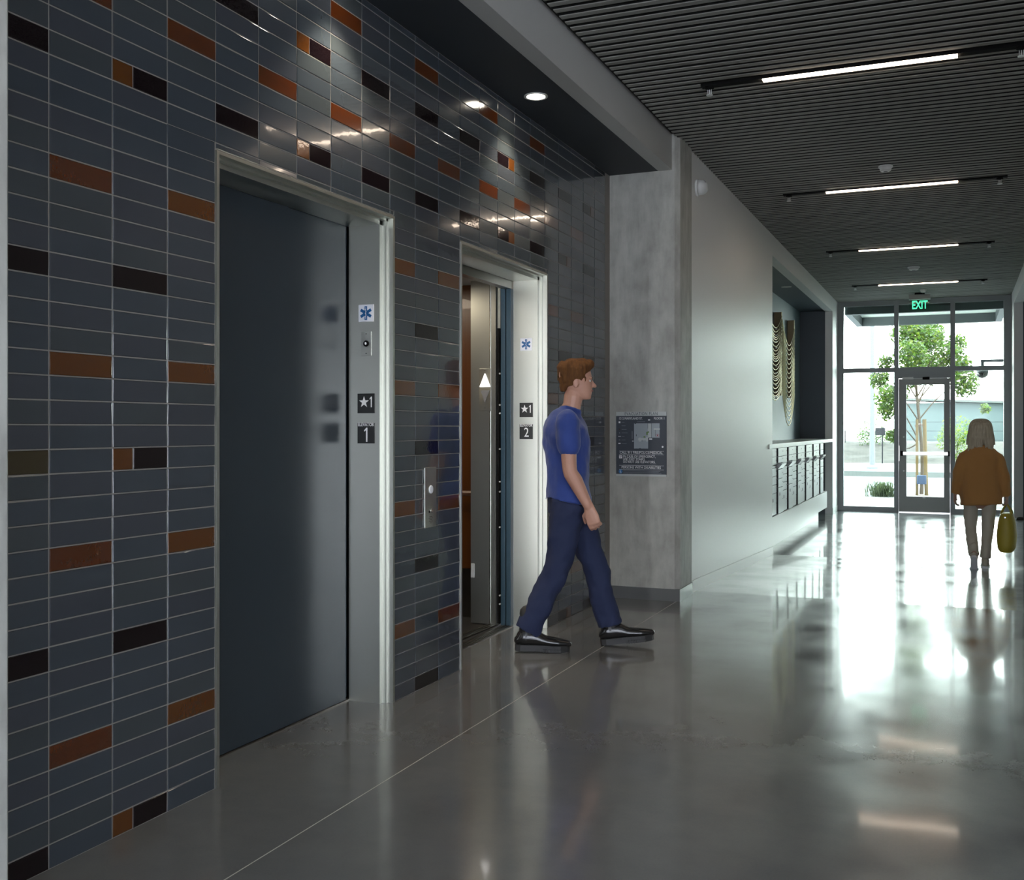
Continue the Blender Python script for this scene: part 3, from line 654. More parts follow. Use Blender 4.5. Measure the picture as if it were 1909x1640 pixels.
b = MB(); b.box((dx0+.07, y0-.06, zb-.032), (dx1-.03, y0-.03, zb+.032), bev=.006); pb = b.build('push_bar', 'steel_br', dr)
b = MB(); b.box((dx0+.03, y0-.06, zb-.045), (dx0+.075, y0, zb+.045)); b.box((dx1-.035, y0-.06, zb-.045), (dx1-.0, y0, zb+.045)); b.build('bar_end', 'black', pb)
b = MB(); b.box((dx0+.0, y0-.03, zb-.14), (dx0+.012, y0, zb+.14)); b.build('edge_guard', 'steel_br', dr)
for z in (1.23, .61):
    b = MB(); b.lathe([(.014, 0), (.014, .006)]); b.build('door_bolt', 'plastic', dr, loc=(dx0+.085, y0, z), rot=(R(90), 0, 0))
b = MB(); b.box((dx0+.06, y0-.05, dz1-.01), (dx0+.25, y0-.01, dz1+.03)); b.box((dx0+.25, y0-.02, dz1+.0), (dx1-.05, y0-.01, dz1+.012)); b.build('door_closer', 'plastic', dr)
b = MB(); b.box((-.60, y0-.06, dz1-.02), (-.48, y0-.02, dz1+.03), bev=.01); b.build('closer_arm', 'black', dr)
b = MB(); b.box((-.60, y0-.006, .12), (-.55, y0, .135)); b.build('maker_plate', 'plastic', dr)
b = MB(); b.box((dx0, YS-.08, ZF), (dx1, YS+.08, ZF+.014)); struct(b, 'trim_6', 'steel_br')
ex = thing('exit_sign', 'green edge-lit exit sign hanging from the ceiling before the entrance', 'exit sign', (-.62, 19.55, ZC))
b = MB(); b.box((-.08, -.03, -.03), (.08, .03, .002)); b.build('ceiling_mount', 'black', ex)
b = MB(); b.box((-.175, -.04, -.115), (.175, .04, -.03), bev=.004); b.build('housing', 'alu_l', ex)
b = MB(); b.box((-.165, -.003, -.305), (.165, .003, -.115)); b.build('acrylic_panel', 'acryl', ex)
text('lettering', 'EXIT', .20, 'exitg', ex, (0, -.005, -.215), w=.25, rot=(R(90), 0, 0), weight=.004, depth=.001)
# security camera outside
b = MB(); b.box((.97, 20.62, -.2), (1.4, 23.2, 3.86)); struct(b, 'wall_outside', 'conc')
o = thing('security_camera', 'dark dome security camera on a bracket outside the right glass pane', 'camera', (.42, 22.0, 2.46))
b = MB(); b.tube((0, 0, .12), (0, 0, .21), .03); b.box((-.03, -.03, .19), (.55, .03, .24)); b.build('bracket', 'pole', o)
b = MB(); b.lathe([(.17, .10), (.17, .06), (.11, .04), (.11, -.01)]); b.lathe([(.04, .13), (.15, .105), (.17, .10)]); b.build('hood', 'canopy', o)
b = MB(); b.lathe([(.11, 0), (.10, -.06), (.06, -.10), (.01, -.115)]); b.build('dome', 'leather', o, smooth=True)
b = MB(); b.box((-.06, -.1, 0), (.06, 0, .03), bev=.008); b.ell((0.01, -.05, .035), (.05, .04, .012)); b.build('door_stop', 'rubber', loc=(.95, 19.58, ZF), label='small black rubber wedge on the floor at the foot of the right pilaster', cat='door stop')

# ------------------------------------------------------------------ outside
b = MB(); X0, X1 = -1.97, .80
for (xa, xb, ya, yb) in ((X0, X1, 23.05, 23.2), (X0, X0+.12, 20.75, 23.05), (X1-.12, X1, 20.75, 23.05), (X0, X1, 20.62, 20.75)): b.box((xa, ya, 3.52), (xb, yb, 3.86))
cn = b.build('entrance_canopy', 'canopy', label='grey metal canopy projecting over the entrance outside', cat='canopy')
b = MB(); b.box((X0+.12, 20.75, 3.70), (X1-.12, 23.05, 3.74)); b.build('soffit', 'soffit', cn)
b = MB(); b.box((-40, 20.62, -.4), (40, 25.2, -.16)); struct(b, 'pavement', 'pave')
b = MB(); b.box((-60, 25.2, -.4), (60, 36.0, -.19)); struct(b, 'road', 'road')
b = MB(); b.box((-60, 36.0, -.4), (60, 36.3, -.02)); struct(b, 'kerb', 'curb')
b = MB(); b.box((-60, 36.3, -.4), (60, 44.6, -.03)); struct(b, 'far_pavement', 'pave')
b = MB(); n = 70; vs = []; fs = []
for i in range(n+1):
    for j in range(9):
        x = -35+70*i/n; t = j/8; y = 44.6+t*8; z = -.03+.75*min(1, t*1.5)+ .13*noise.noise(Vector((x*.6, y*.6, 0)))*(1 if 0 < j else 0)
        vs.append((x, y, z))
for i in range(n):
    for j in range(8): a = i*9+j; fs.append((a, a+9, a+10, a+1))
b.add(vs, fs); struct(b, 'embankment', 'dirt')
b = MB(); b.box((-150, 52.5, -.4), (150, 260, .6)); struct(b, 'field', 'field')
fc = thing('wire_fence', 'thin dark wire fence along the top of the embankment across the road', 'fence', (0, 50.5, .6))
b = MB()
for z in (.35, .75, 1.15, 1.55): b.tube((-15, 0, z-.5), (12, 0, z-.5), .008, seg=4)
b.build('wire', 'fence', fc)
for k in range(12):
    b = MB(); b.tube((-14+k*2.3, 0, -.6), (-14+k*2.3, 0, 1.07), .02, seg=6); b.build('post', 'fence', fc)
lp = thing('street_light', 'tall pale galvanised light pole on the far pavement', 'light pole', (-2.76, 38.5, -.03))
b = MB(); b.tube((0, 0, .1), (0, 0, 9), .095, r2=.06, seg=16); b.build('pole', 'pole', lp)
b = MB(); b.lathe([(.20, 0), (.20, .06), (.15, .13), (.10, .14)]); b.build('base', 'pole', lp)
sg = thing('street_sign', 'small dark rectangular sign on a thin post across the road', 'street sign', (-2.85, 44.3, 0))
b = MB(); b.tube((.06, 0, -.05), (.06, 0, 1.35), .025); b.build('post', 'fence', sg)
b = MB(); b.box((-.21, -.04, 1.10), (.17, -.01, 1.40), bev=.01); b.build('panel', 'fence', sg)
o = thing('reflection_block', 'pale blue block with a dark eave, standing in for a reflection in the glass', 'reflection stand-in', (.2, 66, .6))
b = MB(); b.box((-3.2, 0, 0), (3.4, 3, 2.25)); b.build('wall', 'reflection_block', o)  # block added outside in place of a pale reflection in the door glass
b = MB(); b.prism([(-3.4, 2.55), (3.6, 2.25), (3.6, 2.13), (-3.4, 2.43)], lambda u, v, t: (u, t, v), -.3, 3.3); b.build('roof', 'curb', o)
vh = thing('parked_van', 'white van parked far off beyond the fence on the right', 'vehicle', (4.7, 62, .6))
b = MB(); b.prism([(-2.2, .3), (2.2, .3), (2.25, .9), (1.5, 1.05), (1.0, 1.75), (-2.1, 1.8), (-2.2, 1.2)], lambda u, v, t: (u, t, v), 0, 1.9); b.build('body', 'vehicle', vh)
b = MB(); 
for xa in (-1.9, -1.0, -.1): b.box((xa, -.01, 1.15), (xa+.75, 0, 1.6))
b.build('window', 'black', vh)
for x in (-1.4, 1.4):
    b = MB(); b.tube((x, -.03, .3), (x, .2, .3), .3, seg=18); b.build('wheel', 'rubber', vh)
# leafy growth
def leaves(blobs, n, size, mats, seed, sq=1.0):
    rr = random.Random(seed); b = MB(); tot = sum(r**2 for *_, r in blobs)
    for (x, y, z, r) in blobs:
        for _ in range(int(n*r*r/tot)):
            v = Vector((rr.gauss(0, 1), rr.gauss(0, 1), rr.gauss(0, 1))).normalized()*r*(rr.random()**.4)
            c = Vector((x, y, z))+Vector((v.x, v.y, v.z*sq)); s = size*rr.uniform(.6, 1.3)
            m3 = Euler((rr.uniform(-1, 1), rr.uniform(-1, 1), rr.uniform(0, 6.28))).to_matrix()
            pts = [m3 @ Vector(p)*s+c for p in ((-.5, 0, 0), (-.1, -.25, .06), (.5, 0, -.05), (-.1, .25, .06))]
            b.add(pts, [(0, 1, 2, 3)], rr.choice(mats))
    return b
def ep(px, py, d):      # offline conversion of a measured direction into a place at distance d
    u = (px-954.5)/1957; return (d*(-.3914+.9202*u), d*(.9202+.3914*u), 1.4+(797-py)/1957*d)
tr = thing('street_tree', 'leafy young green tree in front of the entrance outside', 'tree', (-.78, 25.7, -.16))
bl = []
for px, py, r, dd in ((1690, 622, 27, 0), (1722, 640, 34, 0), (1738, 622, 22, .3), (1698, 665, 28, -.2), (1782, 640, 18, .2), (1772, 665, 22, 0), (1792, 678, 18, .2), (1652, 676, 14, .2), (1640, 708, 18, 0), (1655, 742, 22, -.2), (1652, 768, 15, 0), (1664, 812, 12, 0), (1745, 690, 28, .3), (1702, 700, 22, .2), (1796, 712, 26, 0), (1836, 762, 9, .2), (1710, 600, 30, .4), (1676, 730, 18, .3), (1690, 585, 24, .2)):
    x, y, z = ep(px, py, 24+dd*3); bl.append((x+.78, y-25.7, z+.16, r*27/1957))
leaves(bl, 13000, .10, ('leaf', 'leaf', 'leaf2', 'leaf3'), 3).build('foliage', None, tr)
b = MB(); b.loft([(0, 0, 0), (.02, 0, .9), (-.06, 0, 1.9), (-.12, 0, 2.8), (-.05, 0, 3.6)], [.045, .04, .032, .025, .012], seg=8, sub=4)
for (x, y, z, r) in bl[:15]: b.loft([(-.08, 0, max(1.2, z-.9)), (x*.5-.04, y*.5, z-.3), (x, y, z)], [.018, .012, .006], seg=5, sub=3)
b.build('trunk', 'bark', tr)
x, y, z = ep(1783, 812, 26); x2, y2, z2 = ep(1790, 770, 26)
sh = thing('shrub', 'bright yellow-green shrub seen beside the blond woman through the glass', 'shrub', (x, y, -.16))
leaves([(0, 0, 1.45, .42), (.1, 0, 1.1, .35), (-.2, .1, 1.25, .3), (.05, 0, .7, .2)], 900, .09, ('leaf2', 'leaf'), 5).build('foliage', None, sh)
b = MB(); b.tube((0, 0, 0), (.02, 0, 1.2), .025, r2=.01, seg=8); b.build('stem', 'bark', sh)
for nm, x, m_ in (('left pale tree stake before the entrance, thinner of the two', -.86, .030), ('right pale tree stake with a blue box, in front of the entrance', -.66, .042)):
    st = thing('tree_stake', nm, 'stake', (x, 25.35, -.16), (0, R(-1.5 if x > -.8 else 0), 0))
    b = MB(); b.tube((0, 0, 0), (0, 0, 1.75), m_, seg=10); b.build('post', 'stake', st)
    b = MB(); b.tube((-.02, -.02, 1.60), (.05 if x < -.8 else -.05, .2, 1.63), .03, seg=8); b.build('strap', 'strap', st)
b = MB(); b.box((-.10, -.06, 0), (.10, .02, .20), bev=.01); b.build('box', 'bluebox', loc=(-.76, 25.22, .135), label='small blue box fixed between the tree stakes outside the door', cat='box')
gr = thing('ornamental_grass', 'low tuft of grey-green grass beside the pavement outside', 'plant', ep(1645, 925, 23.8)[:2]+(-.16,))
b = MB(); rr = random.Random(4)
for _ in range(420):
    a = rr.uniform(0, 6.28); l = rr.uniform(.2, .5); s = rr.uniform(.05, .42); bx, by = rr.gauss(0, .14), rr.gauss(0, .1)
    p0 = Vector((bx, by, 0)); p1 = p0+Vector((math.cos(a)*s*.5, math.sin(a)*s*.5, l*.7)); p2 = p0+Vector((math.cos(a)*s, math.sin(a)*s, l*.75)); w = Vector((-math.sin(a), math.cos(a), 0))*.006
    b.add([p0-w, p0+w, p1+w, p1-w, p2], [(0, 1, 2, 3), (3, 2, 4)])
b.build('blades', 'leaf3', gr)
b = MB(); b.lathe([(.75, 0), (.6, .03), (.2, .05)], c=(-.7, 25.6, -.165)); b.build('planting_bed', 'mulch', label='dark mulch patch around the foot of the young tree', cat='soil', kind='stuff')
far = thing('distant_tree', 'small grey-green tree behind the light pole', 'tree', ep(1625, 820, 47)[:2]+(.5,))
leaves([(0, 0, .85, .55), (-.2, 0, .45, .45), (.35, 0, .5, .4), (.1, 0, 1.25, .3)], 700, .12, ('leaf3', 'leaf'), 9).build('foliage', None, far)
b = MB(); b.tube((0, 0, -.3), (0, 0, .8), .05, seg=6); b.build('trunk', 'bark', far)

# ------------------------------------------------------------------ people
def V(*a): return Vector(a)
def finish(mb, name, m, parent, voxel, smooth=6, disp=0, dsize=.1, **kw):
    o = mb.build(name, m, parent, **kw)
    r = o.modifiers.new('skin_over', 'REMESH'); r.mode = 'VOXEL'; r.voxel_size = voxel; r.use_smooth_shade = True
    s = o.modifiers.new('soften', 'SMOOTH'); s.iterations = smooth; s.factor = .5
    if disp:
        t = bpy.data.textures.new(name+'_folds', 'CLOUDS'); t.noise_scale = dsize; t.noise_depth = 1
        d = o.modifiers.new('folds', 'DISPLACE'); d.texture = t; d.strength = disp; d.mid_level = .5; d.texture_coords = 'LOCAL'
    return o
def hand(b, wrist, direc, palmn, curl, size=1.0, side=1):
    """palm and five fingers; direc = wrist to knuckles, palmn = way the palm faces, side = thumb side sign"""
    d = Vector(direc).normalized(); n = Vector(palmn); n = (n-d*n.dot(d)).normalized(); a = d.cross(n)*side; w = Vector(wrist)
    L = .09*size
    b.loft([w-d*.02, w+d*.02, w+d*L*.6, w+d*L], [(.026*size, .018*size), (.032*size, .017*size), (.040*size, .015*size), (.038*size, .012*size)], ref=a, seg=12, cap=True)
    for k, (off, ln) in enumerate(((.030, .068), (.011, .077), (-.009, .072), (-.028, .056))):
        p = w+d*(L-.004)+a*off*size; r = .0085*size; ang = 0; pts = [p-d*.012]
        q = p.copy(); pts.append(q.copy())
        for j, f in enumerate((.45, .32, .23)):
            ang += curl*(1+.12*k)*(.8 if j == 0 else 1); dd = d*math.cos(ang)+n*math.sin(ang); q = q+dd*ln*f*size; pts.append(q.copy())
        b.loft(pts, [r*1.05, r*1.05, r, r*.92, r*.78], ref=a, seg=8)
    p = w+d*.022*size+a*.026*size; dd = (d*.62+a*.62+n*.45).normalized(); d2 = (d*.85+a*.2+n*.5).normalized()
    b.loft([p-a*.01, p+dd*.030*size, p+dd*.030*size+d2*.028*size, p+dd*.03*size+d2*.05*size], [.012*size, .011*size, .010*size, .008*size], ref=n, seg=8)
def foot(b, ank, yaw, pitch, L=.27, inflate=0):
    """bare foot"""
    m3 = Euler((0, pitch, yaw)).to_matrix(); A = Vector(ank)
    P = lambda x, z: A+m3 @ Vector((x, 0, z))
    b.loft([P(-.05, -.05), P(0, -.045), P(.08, -.06), P(L-.11, -.072), P(L-.075, -.078)], [(.026, .026), (.028, .030), (.028, .018), (.034, .013), (.028, .010)], ref=m3 @ Vector((0, 1, 0)), seg=12, sub=2)
def shoe(parent, ank, yaw, pitch, mat_u, mat_s, L=.31, heel=.035, wid=.05, high=.10, nm='shoe'):
    """upper with a shaped sole; ank = ankle joint about .10 above the sole"""
    A = Vector(ank); rot = Euler((0, pitch, yaw))
    hz = -.105
    b = MB()
    b.loft([(-.062, 0, hz+heel+.03), (-.03, 0, hz+heel+.045), (.03, 0, hz+heel+.045), (.10, 0, hz+heel+.028), (.17, 0, hz+heel+.020), (L-.085, 0, hz+heel+.012)],
           [(wid*.55, .030), (wid*.72, .055), (wid*.74, .055), (wid*.80, .034), (wid*.92, .030), (wid*.55, .020)], ref=(0, 1, 0), seg=14, sub=4)
    b.loft([(-.02, 0, hz+heel+.03), (-.015, 0, hz+heel+high*.75), (-.015, 0, hz+heel+high)], [(.040, .050), (.040, .046), (.042, .046)], ref=(0, 1, 0), seg=14, sub=2)
    up = b.build(nm, mat_u, parent, loc=A, rot=rot, smooth=True)
    b = MB(); pts = []
    out = [(-.085, .0), (-.078, .026), (-.05, .036), (0, .036), (.05, .034), (.10, .040), (.16, .050), (.20, .046), (L-.09, .026), (L-.075, 0)]
    k = wid/.05; poly = out+[(x, -y) for x, y in out[-2:0:-1]]; poly = [(x, y*k) for x, y in poly]
    b.prism(poly, lambda u, v, t: (u, v, t), hz+heel*.55, hz+heel+.004)
    b.prism([(x, y) for x, y in poly if x <= .038], lambda u, v, t: (u, v, t), hz, hz+heel*.6)
    b.prism([(x, y) for x, y in poly if x >= .062], lambda u, v, t: (u, v, t), hz, hz+heel*.6)
    b.box((-.01, -.034*k, hz), (.035, .034*k, hz+heel*.6)); b.box((.035, -.033*k, hz), (.08, .033*k, hz+heel*.6)); b.box((.075, -.037*k, hz), (.105, .037*k, hz+heel*.6))
    for j in range(7):
        for s_ in (-1, 1): b.box((.09+j*.017, s_*.036*k, hz), (.099+j*.017, s_*.052*k, hz+heel*.5))
    b.build('sole', mat_s, up)
    return up
def head_mesh(b, C, s=1.0, yaw=0):
    """C = point under the chin-ear line; profile rings facing +x"""
    R3 = Matrix.Rotation(yaw, 3, 'Z'); C = Vector(C)
    prof = [(0.0, .060, .022, .020), (.012, .052, .040, .034), (.035, .036, .062, .050), (.06, .022, .078, .060), (.09, .010, .090, .068), (.12, .002, .097, .074), (.15, -.004, .101, .077), (.18, -.008, .098, .075), (.205, -.012, .084, .064), (.225, -.014, .058, .044), (.236, -.014, .025, .02)]
    n = 20; vs = []
    for z, c, rd, rw in prof:
        for k in range(n):
            th = 2*math.pi*k/n; x = c+rd*math.cos(th); y = rw*math.sin(th)
            vs.append(C+R3 @ (Vector((x, y, z))*s))
    fs = [(i*n+k, i*n+(k+1) % n, (i+1)*n+(k+1) % n, (i+1)*n+k) for i in range(len(prof)-1) for k in range(n)]+[tuple(range(n))[::-1], tuple((len(prof)-1)*n+k for k in range(n))]
    b.add(vs, fs)
    P = lambda x, y, z: C+R3 @ (Vector((x, y, z))*s)
    b.loft([P(.088, 0, .125), P(.103, 0, .10), P(.116, 0, .083)], [.008*s, .011*s, .013*s], ref=R3 @ Vector((0, 1, 0)), seg=8, sub=2)
    for q in (-1, 1): b.ell(P(.105, q*.011, .080), (.009*s, .008*s, .007*s), seg=8)
    b.ell(P(.094, 0, .058), (.010*s, .022*s, .006*s), seg=10); b.ell(P(.091, 0, .047), (.010*s, .019*s, .006*s), seg=10)
    b.ell(P(.078, 0, .014), (.018*s, .02*s, .014*s), seg=10)
    for q in (-1, 1):
        b.ell(P(-.004, q*.076, .098), (.018*s, .007*s, .032*s), seg=10); b.ell(P(.088, q*.030, .130), (.012*s, .020*s, .007*s), seg=10)
    return P
def face_parts(P, s, parent, yaw=0):
    for q in (-1, 1):
        b = MB(); b.ell(P(.083, q*.031, .113), (.010*s, .013*s, .007*s), seg=10); e = b.build('eye', 'eye_w', parent, smooth=True)
        b = MB(); b.ell(P(.0915, q*.031, .113), (.003*s, .006*s, .006*s), seg=10); b.build('iris', 'eye_d', e, smooth=True)
        b = MB(); b.loft([P(.098, q*.014, .129), P(.097, q*.030, .134), P(.082, q*.048, .129)], [.0035*s, .004*s, .0025*s], seg=6, sub=2); b.build('eyebrow', 'hair1', parent, smooth=True)
    b = MB(); b.loft([P(.093, -.02, .0525), P(.1035, 0, .0535), P(.093, .02, .0525)], [.003*s, .005*s, .003*s], seg=6, sub=3); b.build('lips', 'lip', parent, smooth=True)

# --- man in blue, walking to the right out of the open elevator (local +x = walking, -y = towards camera)
mn = thing('person', 'person in a royal blue t-shirt and navy trousers striding out of the open elevator', 'person', (-2.28, 6.28, 0), (0, 0, R(23.04)))
hipR, hipL = V(.0, -.095, .93), V(.01, .095, .93)
kR, aR = V(-.075, -.10, .53), V(-.255, -.10, .112)
kL, aL = V(.175, .095, .52), V(.285, .09, .115)
shR, elR, wrR = V(-.02, -.20, 1.435), V(-.005, -.235, 1.14), V(.105, -.235, .925)
shL, elL, wrL = V(-.03, .20, 1.435), V(-.05, .235, 1.13), V(-.02, .235, .88)
neck = V(.015, 0, 1.50); chin = V(.055, 0, 1.575)
b = MB()
TORSO = [((.0, 0, .86), (.10, .15)), ((.0, 0, .95), (.115, .170)), ((-.005, 0, 1.05), (.105, .155)), ((-.005, 0, 1.16), (.105, .155)), ((-.012, 0, 1.30), (.120, .178)), ((-.018, 0, 1.40), (.112, .185)), ((-.012, 0, 1.46), (.085, .14)), ((0, 0, 1.50), (.062, .07))]
b.loft([p for p, r in TORSO], [r for p, r in TORSO], ref=(1, 0, 0), seg=22, sub=3)
b.loft([(-.005, 0, 1.45), (.02, 0, 1.53), (.03, 0, 1.60)], [.062, .058, .06], seg=14, sub=2)
P = head_mesh(b, (.045, 0, 1.578), 1.04)
for h, k, a in ((hipR, kR, aR), (hipL, kL, aL)):
    b.loft([h, h.lerp(k, .5), k, k.lerp(a, .3)+V(-.015, 0, 0), k.lerp(a, .7), a], [.088, .076, .056, .056, .042, .036], seg=14, sub=3)
foot(b, aR+V(.0, 0, .008), 0, R(1), .235); foot(b, aL+V(.0, 0, .008), 0, R(-6), .235)
for s_, e_, w_ in ((shR, elR, wrR), (shL, elL, wrL)):
    b.loft([s_, s_.lerp(e_, .45), e_, e_.lerp(w_, .3), w_], [.058, .051, .045, .047, .031], seg=12, sub=3)
hand(b, wrR+V(.006, 0, -.01), (.30, 0, -.95), (.25, .9, .1), .55, 1.15, side=-1)
hand(b, wrL+V(0, 0, -.01), (.15, 0, -1), (.2, -.9, .1), .5, 1.05, side=1)
body = finish(b, 'body', 'skin', mn, .0052, 3)
face_parts(P, 1.04, mn)
b = MB()   # t-shirt
b.loft([(0, 0, .935)]+[p for p, r in TORSO[1:-1]]+[(.0, 0, 1.505)], [(.150, .195)]+[(r[0]+.030, r[1]+.024) for p, r in TORSO[1:-1]]+[(.072, .078)], ref=(1, 0, 0), seg=26, sub=3, cap=False)
for s_, e_ in ((shR, elR), (shL, elL)):
    b.loft([s_+V(0, 0, .005), s_.lerp(e_, .3), s_.lerp(e_, .52)], [.078, .074, .072], seg=16, sub=3)
b.loft([(.002, 0, 1.49), (.014, 0, 1.53)], [(.073, .078), (.070, .072)], seg=18, cap=False)
finish(b, 't_shirt', 'shirt', mn, .009, 4, disp=.022, dsize=.11)
b = MB()   # trousers
b.loft([(0, 0, .86), (0, 0, .95), (0, 0, 1.00)], [(.125, .170), (.135, .182), (.128, .172)], ref=(1, 0, 0), seg=22, sub=3, cap=False)
for h, k, a, hz in ((hipR, kR, aR, .03), (hipL, kL, aL, .03)):
    b.loft([h+V(0, 0, -.0), h.lerp(k, .45), k, k.lerp(a, .45)+V(-.008, 0, 0), k.lerp(a, .82)+V(-.012, 0, 0), a+V(-.012, 0, .012)], [(.118, .108), (.098, .092), (.082, .078), (.080, .074), (.080, .072), (.082, .074)], seg=18, sub=3, cap=False)
finish(b, 'trousers', 'jeans', mn, .009, 4, disp=.026, dsize=.09)
for q in (aR, aL):
    b = MB(); b.loft([q+V(-.012, 0, .13), q+V(-.004, 0, .03), q+V(0, 0, -.045)], [.046, .042, .034], seg=14, sub=3); b.build('sock', 'rubber', mn, smooth=True)
shoe(mn, aR, 0, R(1.5), 'leather', 'rubber', L=.335, wid=.056); shoe(mn, aL, 0, R(-6), 'leather', 'rubber', L=.335, wid=.056)
b = MB()   # short brown hair
hp = [(.048, -.078, .016, .040), (.088, -.070, .030, .060), (.12, -.038, .072, .083), (.15, -.022, .094, .088), (.18, -.014, .106, .086), (.21, -.010, .100, .078), (.235, -.010, .080, .058), (.248, -.012, .050, .036), (.252, -.012, .012, .01)]
b.loft([P(c, 0, z) for z, c, rd, rw in hp], [(rd*1.04, rw*1.04) for z, c, rd, rw in hp], ref=(1, 0, 0), seg=20, sub=3, cap=False)
b.loft([P(.055, -.02, .205), P(.085, 0, .215), P(.055, .03, .215)], [.032, .035, .03], seg=12, sub=2)
rr = random.Random(2)
for k in range(40):
    a = rr.uniform(.6, 5.7); x, y = -.01+.085*math.cos(a), .075*math.sin(a); z = rr.uniform(.12, .22)
    b.loft([P(x*.9, y*.9, z+.01), P(x*1.1, y*1.1, z-.01), P(x*1.12-.005, y*1.12, z-.035)], [.012, .010, .004], seg=6)
finish(b, 'hair', 'hair1', mn, .007, 2)

# --- woman with blond hair walking away
yw = 12.52
wm = thing('person', 'person with long grey-blond hair in a caramel jacket walking towards the door', 'person', (.222, yw, zf(yw)), (0, 0, R(89)))
# local +x = walking away, +y = photo left
def W_(px, dy, py): return V(dy, -(px-1828)*.0058, 1.522+(797-py)*.0058)
hL, hR = V(0, .096, .80), V(0, -.088, .80)
kLw, aLw = V(.02, .100, .43), V(-.20, .064, .155)
kRw, aRw = V(.03, -.072, .43), V(.02, -.046, .105)
sL, eL, wL = V(0, .155, 1.205), V(-.03, .222, 1.02), V(.02, .255, .80)
sR, eR, wR = V(0, -.165, 1.20), V(-.03, -.230, .995), V(.0, -.256, .785)
b = MB()
TW = [((0, 0, .74), (.10, .15)), ((0, 0, .85), (.12, .17)), ((0, 0, .98), (.10, .14)), ((0, 0, 1.10), (.11, .155)), ((0, 0, 1.20), (.105, .165)), ((0, 0, 1.28), (.075, .12)), ((0, 0, 1.31), (.055, .06))]
b.loft([p for p, r in TW], [r for p, r in TW], ref=(1, 0, 0), seg=20, sub=3)
b.loft([(0, 0, 1.28), (.015, 0, 1.34), (.02, 0, 1.40)], [.052, .048, .05], seg=12, sub=2)
Pw = head_mesh(b, (.02, 0, 1.375), .97)
for h, k, a in ((hL, kLw, aLw), (hR, kRw, aRw)):
    b.loft([h, h.lerp(k, .5), k, k.lerp(a, .3)+V(-.01, 0, 0), k.lerp(a, .7), a], [.085, .070, .052, .050, .038, .033], seg=14, sub=3)
foot(b, aLw+V(.01, 0, .025), 0, R(50), .20); foot(b, aRw+V(0, 0, .025), 0, 0, .20)
for s_, e_, w_ in ((sL, eL, wL), (sR, eR, wR)):
    b.loft([s_, s_.lerp(e_, .5), e_, e_.lerp(w_, .3), w_], [.048, .042, .036, .036, .024], seg=12, sub=3)
hand(b, wL+V(0, 0, -.005), (.2, .05, -1), (.3, -.9, 0), .42, .95, side=-1)
hand(b, wR+V(0, 0, -.005), (.1, -.05, -1), (.2, .9, 0), 1.0, .95, side=1)
finish(b, 'body', 'skin2', wm, .0055, 3)
face_parts(Pw, .97, wm)
b = MB()   # jacket
JT = [((0, -.005, .69), (.150, .212)), ((0, 0, .80), (.150, .210)), ((0, 0, .95), (.140, .205)), ((0, 0, 1.10), (.140, .200)), ((0, 0, 1.20), (.130, .200)), ((0, 0, 1.275), (.100, .165)), ((.005, 0, 1.325), (.075, .095))]
b.loft([p for p, r in JT], [r for p, r in JT], ref=(1, 0, 0), seg=26, sub=3, cap=False)
for s_, e_, w_ in ((sL, eL, wL), (sR, eR, wR)):
    b.loft([s_.lerp(V(0, 0, s_.z), .25)+V(0, 0, .01), s_, s_.lerp(e_, .5), e_, e_.lerp(w_, .5), w_.lerp(e_, .02)], [.060, .066, .068, .060, .053, .047], seg=16, sub=3, cap=False)
finish(b, 'jacket', 'coat', wm, .0095, 4, disp=.022, dsize=.12)
b = MB(); b.loft([(.01, 0, 1.315), (.02, 0, 1.345)], [(.08, .09), (.072, .08)], seg=18, cap=False); b.build('collar', 'coat', wm, smooth=True)
b = MB()
b.loft([(0, 0, .73), (0, 0, .86)], [(.125, .178), (.125, .172)], ref=(1, 0, 0), seg=20, sub=3, cap=False)
for h, k, a in ((hL, kLw, aLw), (hR, kRw, aRw)):
    b.loft([h+V(0, 0, .0), h.lerp(k, .45), k, k.lerp(a, .5)+V(-.012, 0, 0), a+V(-.008, 0, .005)], [(.100, .082), (.082, .074), (.066, .062), (.062, .056), (.060, .056)], seg=16, sub=3, cap=False)
finish(b, 'trousers', 'beige', wm, .009, 4, disp=.016, dsize=.09)
for q in (aLw, aRw):
    b = MB(); b.loft([q+V(-.01, 0, .10), q+V(-.004, 0, .02), q+V(0, 0, -.035)], [.042, .038, .030], seg=14, sub=3); b.build('sock', 'beige', wm, smooth=True)
shoe(wm, aLw, 0, R(50), 'shoe2', 'signw', L=.30, heel=.025, wid=.045, high=.06, nm='sneaker'); shoe(wm, aRw, 0, 0, 'shoe2', 'signw', L=.30, heel=.025, wid=.045, high=.06, nm='sneaker')
b = MB()   # long hair
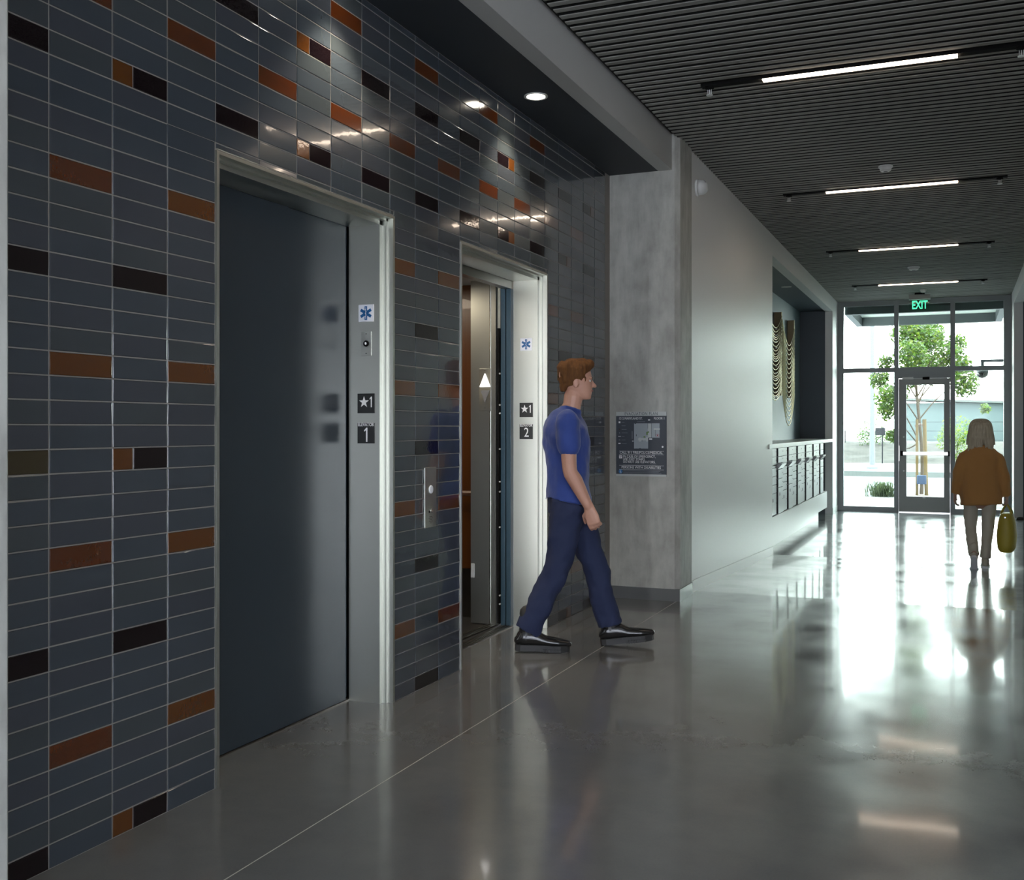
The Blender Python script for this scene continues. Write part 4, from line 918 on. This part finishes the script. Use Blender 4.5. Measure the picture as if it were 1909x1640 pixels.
hw = [((-.045, 0, -.035), (.040, .130)), ((-.045, 0, .02), (.072, .128)), ((-.040, 0, .06), (.092, .122)), ((-.030, 0, .11), (.106, .114)), ((-.020, 0, .16), (.112, .108)), ((-.015, 0, .205), (.106, .098)), ((-.015, 0, .235), (.084, .080)), ((-.015, 0, .254), (.054, .052)), ((-.015, 0, .260), (.012, .012))]
b.loft([Pw(*p) for p, r in hw], [(r[0], r[1]*1.13) for p, r in hw], ref=(1, 0, 0), seg=22, sub=3, cap=False)
rr = random.Random(11)
for k in range(46):
    y = rr.uniform(-.118, .118); xx = -.05-.05*math.sqrt(max(0, 1-(y/.13)**2)); ln = rr.uniform(.02, .07)
    b.loft([Pw(xx+.02, y*.8, .10), Pw(xx-.008, y, .02), Pw(xx-.004, y*1.12, -.04-ln)], [.014, .013, .004], seg=6, sub=2)
finish(b, 'hair', 'hair2', wm, .006, 1)
# bag hanging from her right hand
hb = wm.location+Vector((0, 0, 0)); 
bg = thing('handbag', 'mustard yellow tote bag held in the right hand of the blond woman', 'bag', (.222+.258, yw, zf(yw)+.185), (0, 0, R(-8)))
b = MB(); b.loft([(0, 0, .01), (0, 0, .06), (0, 0, .18), (0, 0, .30), (0, 0, .39), (0, 0, .42)], [(.062, .165), (.088, .185), (.096, .19), (.086, .175), (.066, .16), (.050, .15)], ref=(1, 0, 0), seg=28, sub=3, cap=False, power=3)
bb = b.build('body', 'bag', bg, smooth=True)
for s_ in (-1, 1):
    b = MB(); b.loft([(s_*.055, -.08, .37), (s_*.045, -.06, .44), (s_*.008, -.015, .51), (s_*.008, .015, .51), (s_*.045, .06, .44), (s_*.055, .08, .37)], [.009]*6, seg=8, sub=4); b.build('handle', 'bag', bg, smooth=True)
b = MB(); b.box((-.012, -.165, .30), (.012, -.150, .40), bev=.003); b.build('tab', 'bag', bg)
b = MB(); b.lathe([(.009, 0), (.009, .006)]); b.build('stud', 'steel_br', bg, loc=(0, -.166, .385), rot=(R(90), 0, 0))
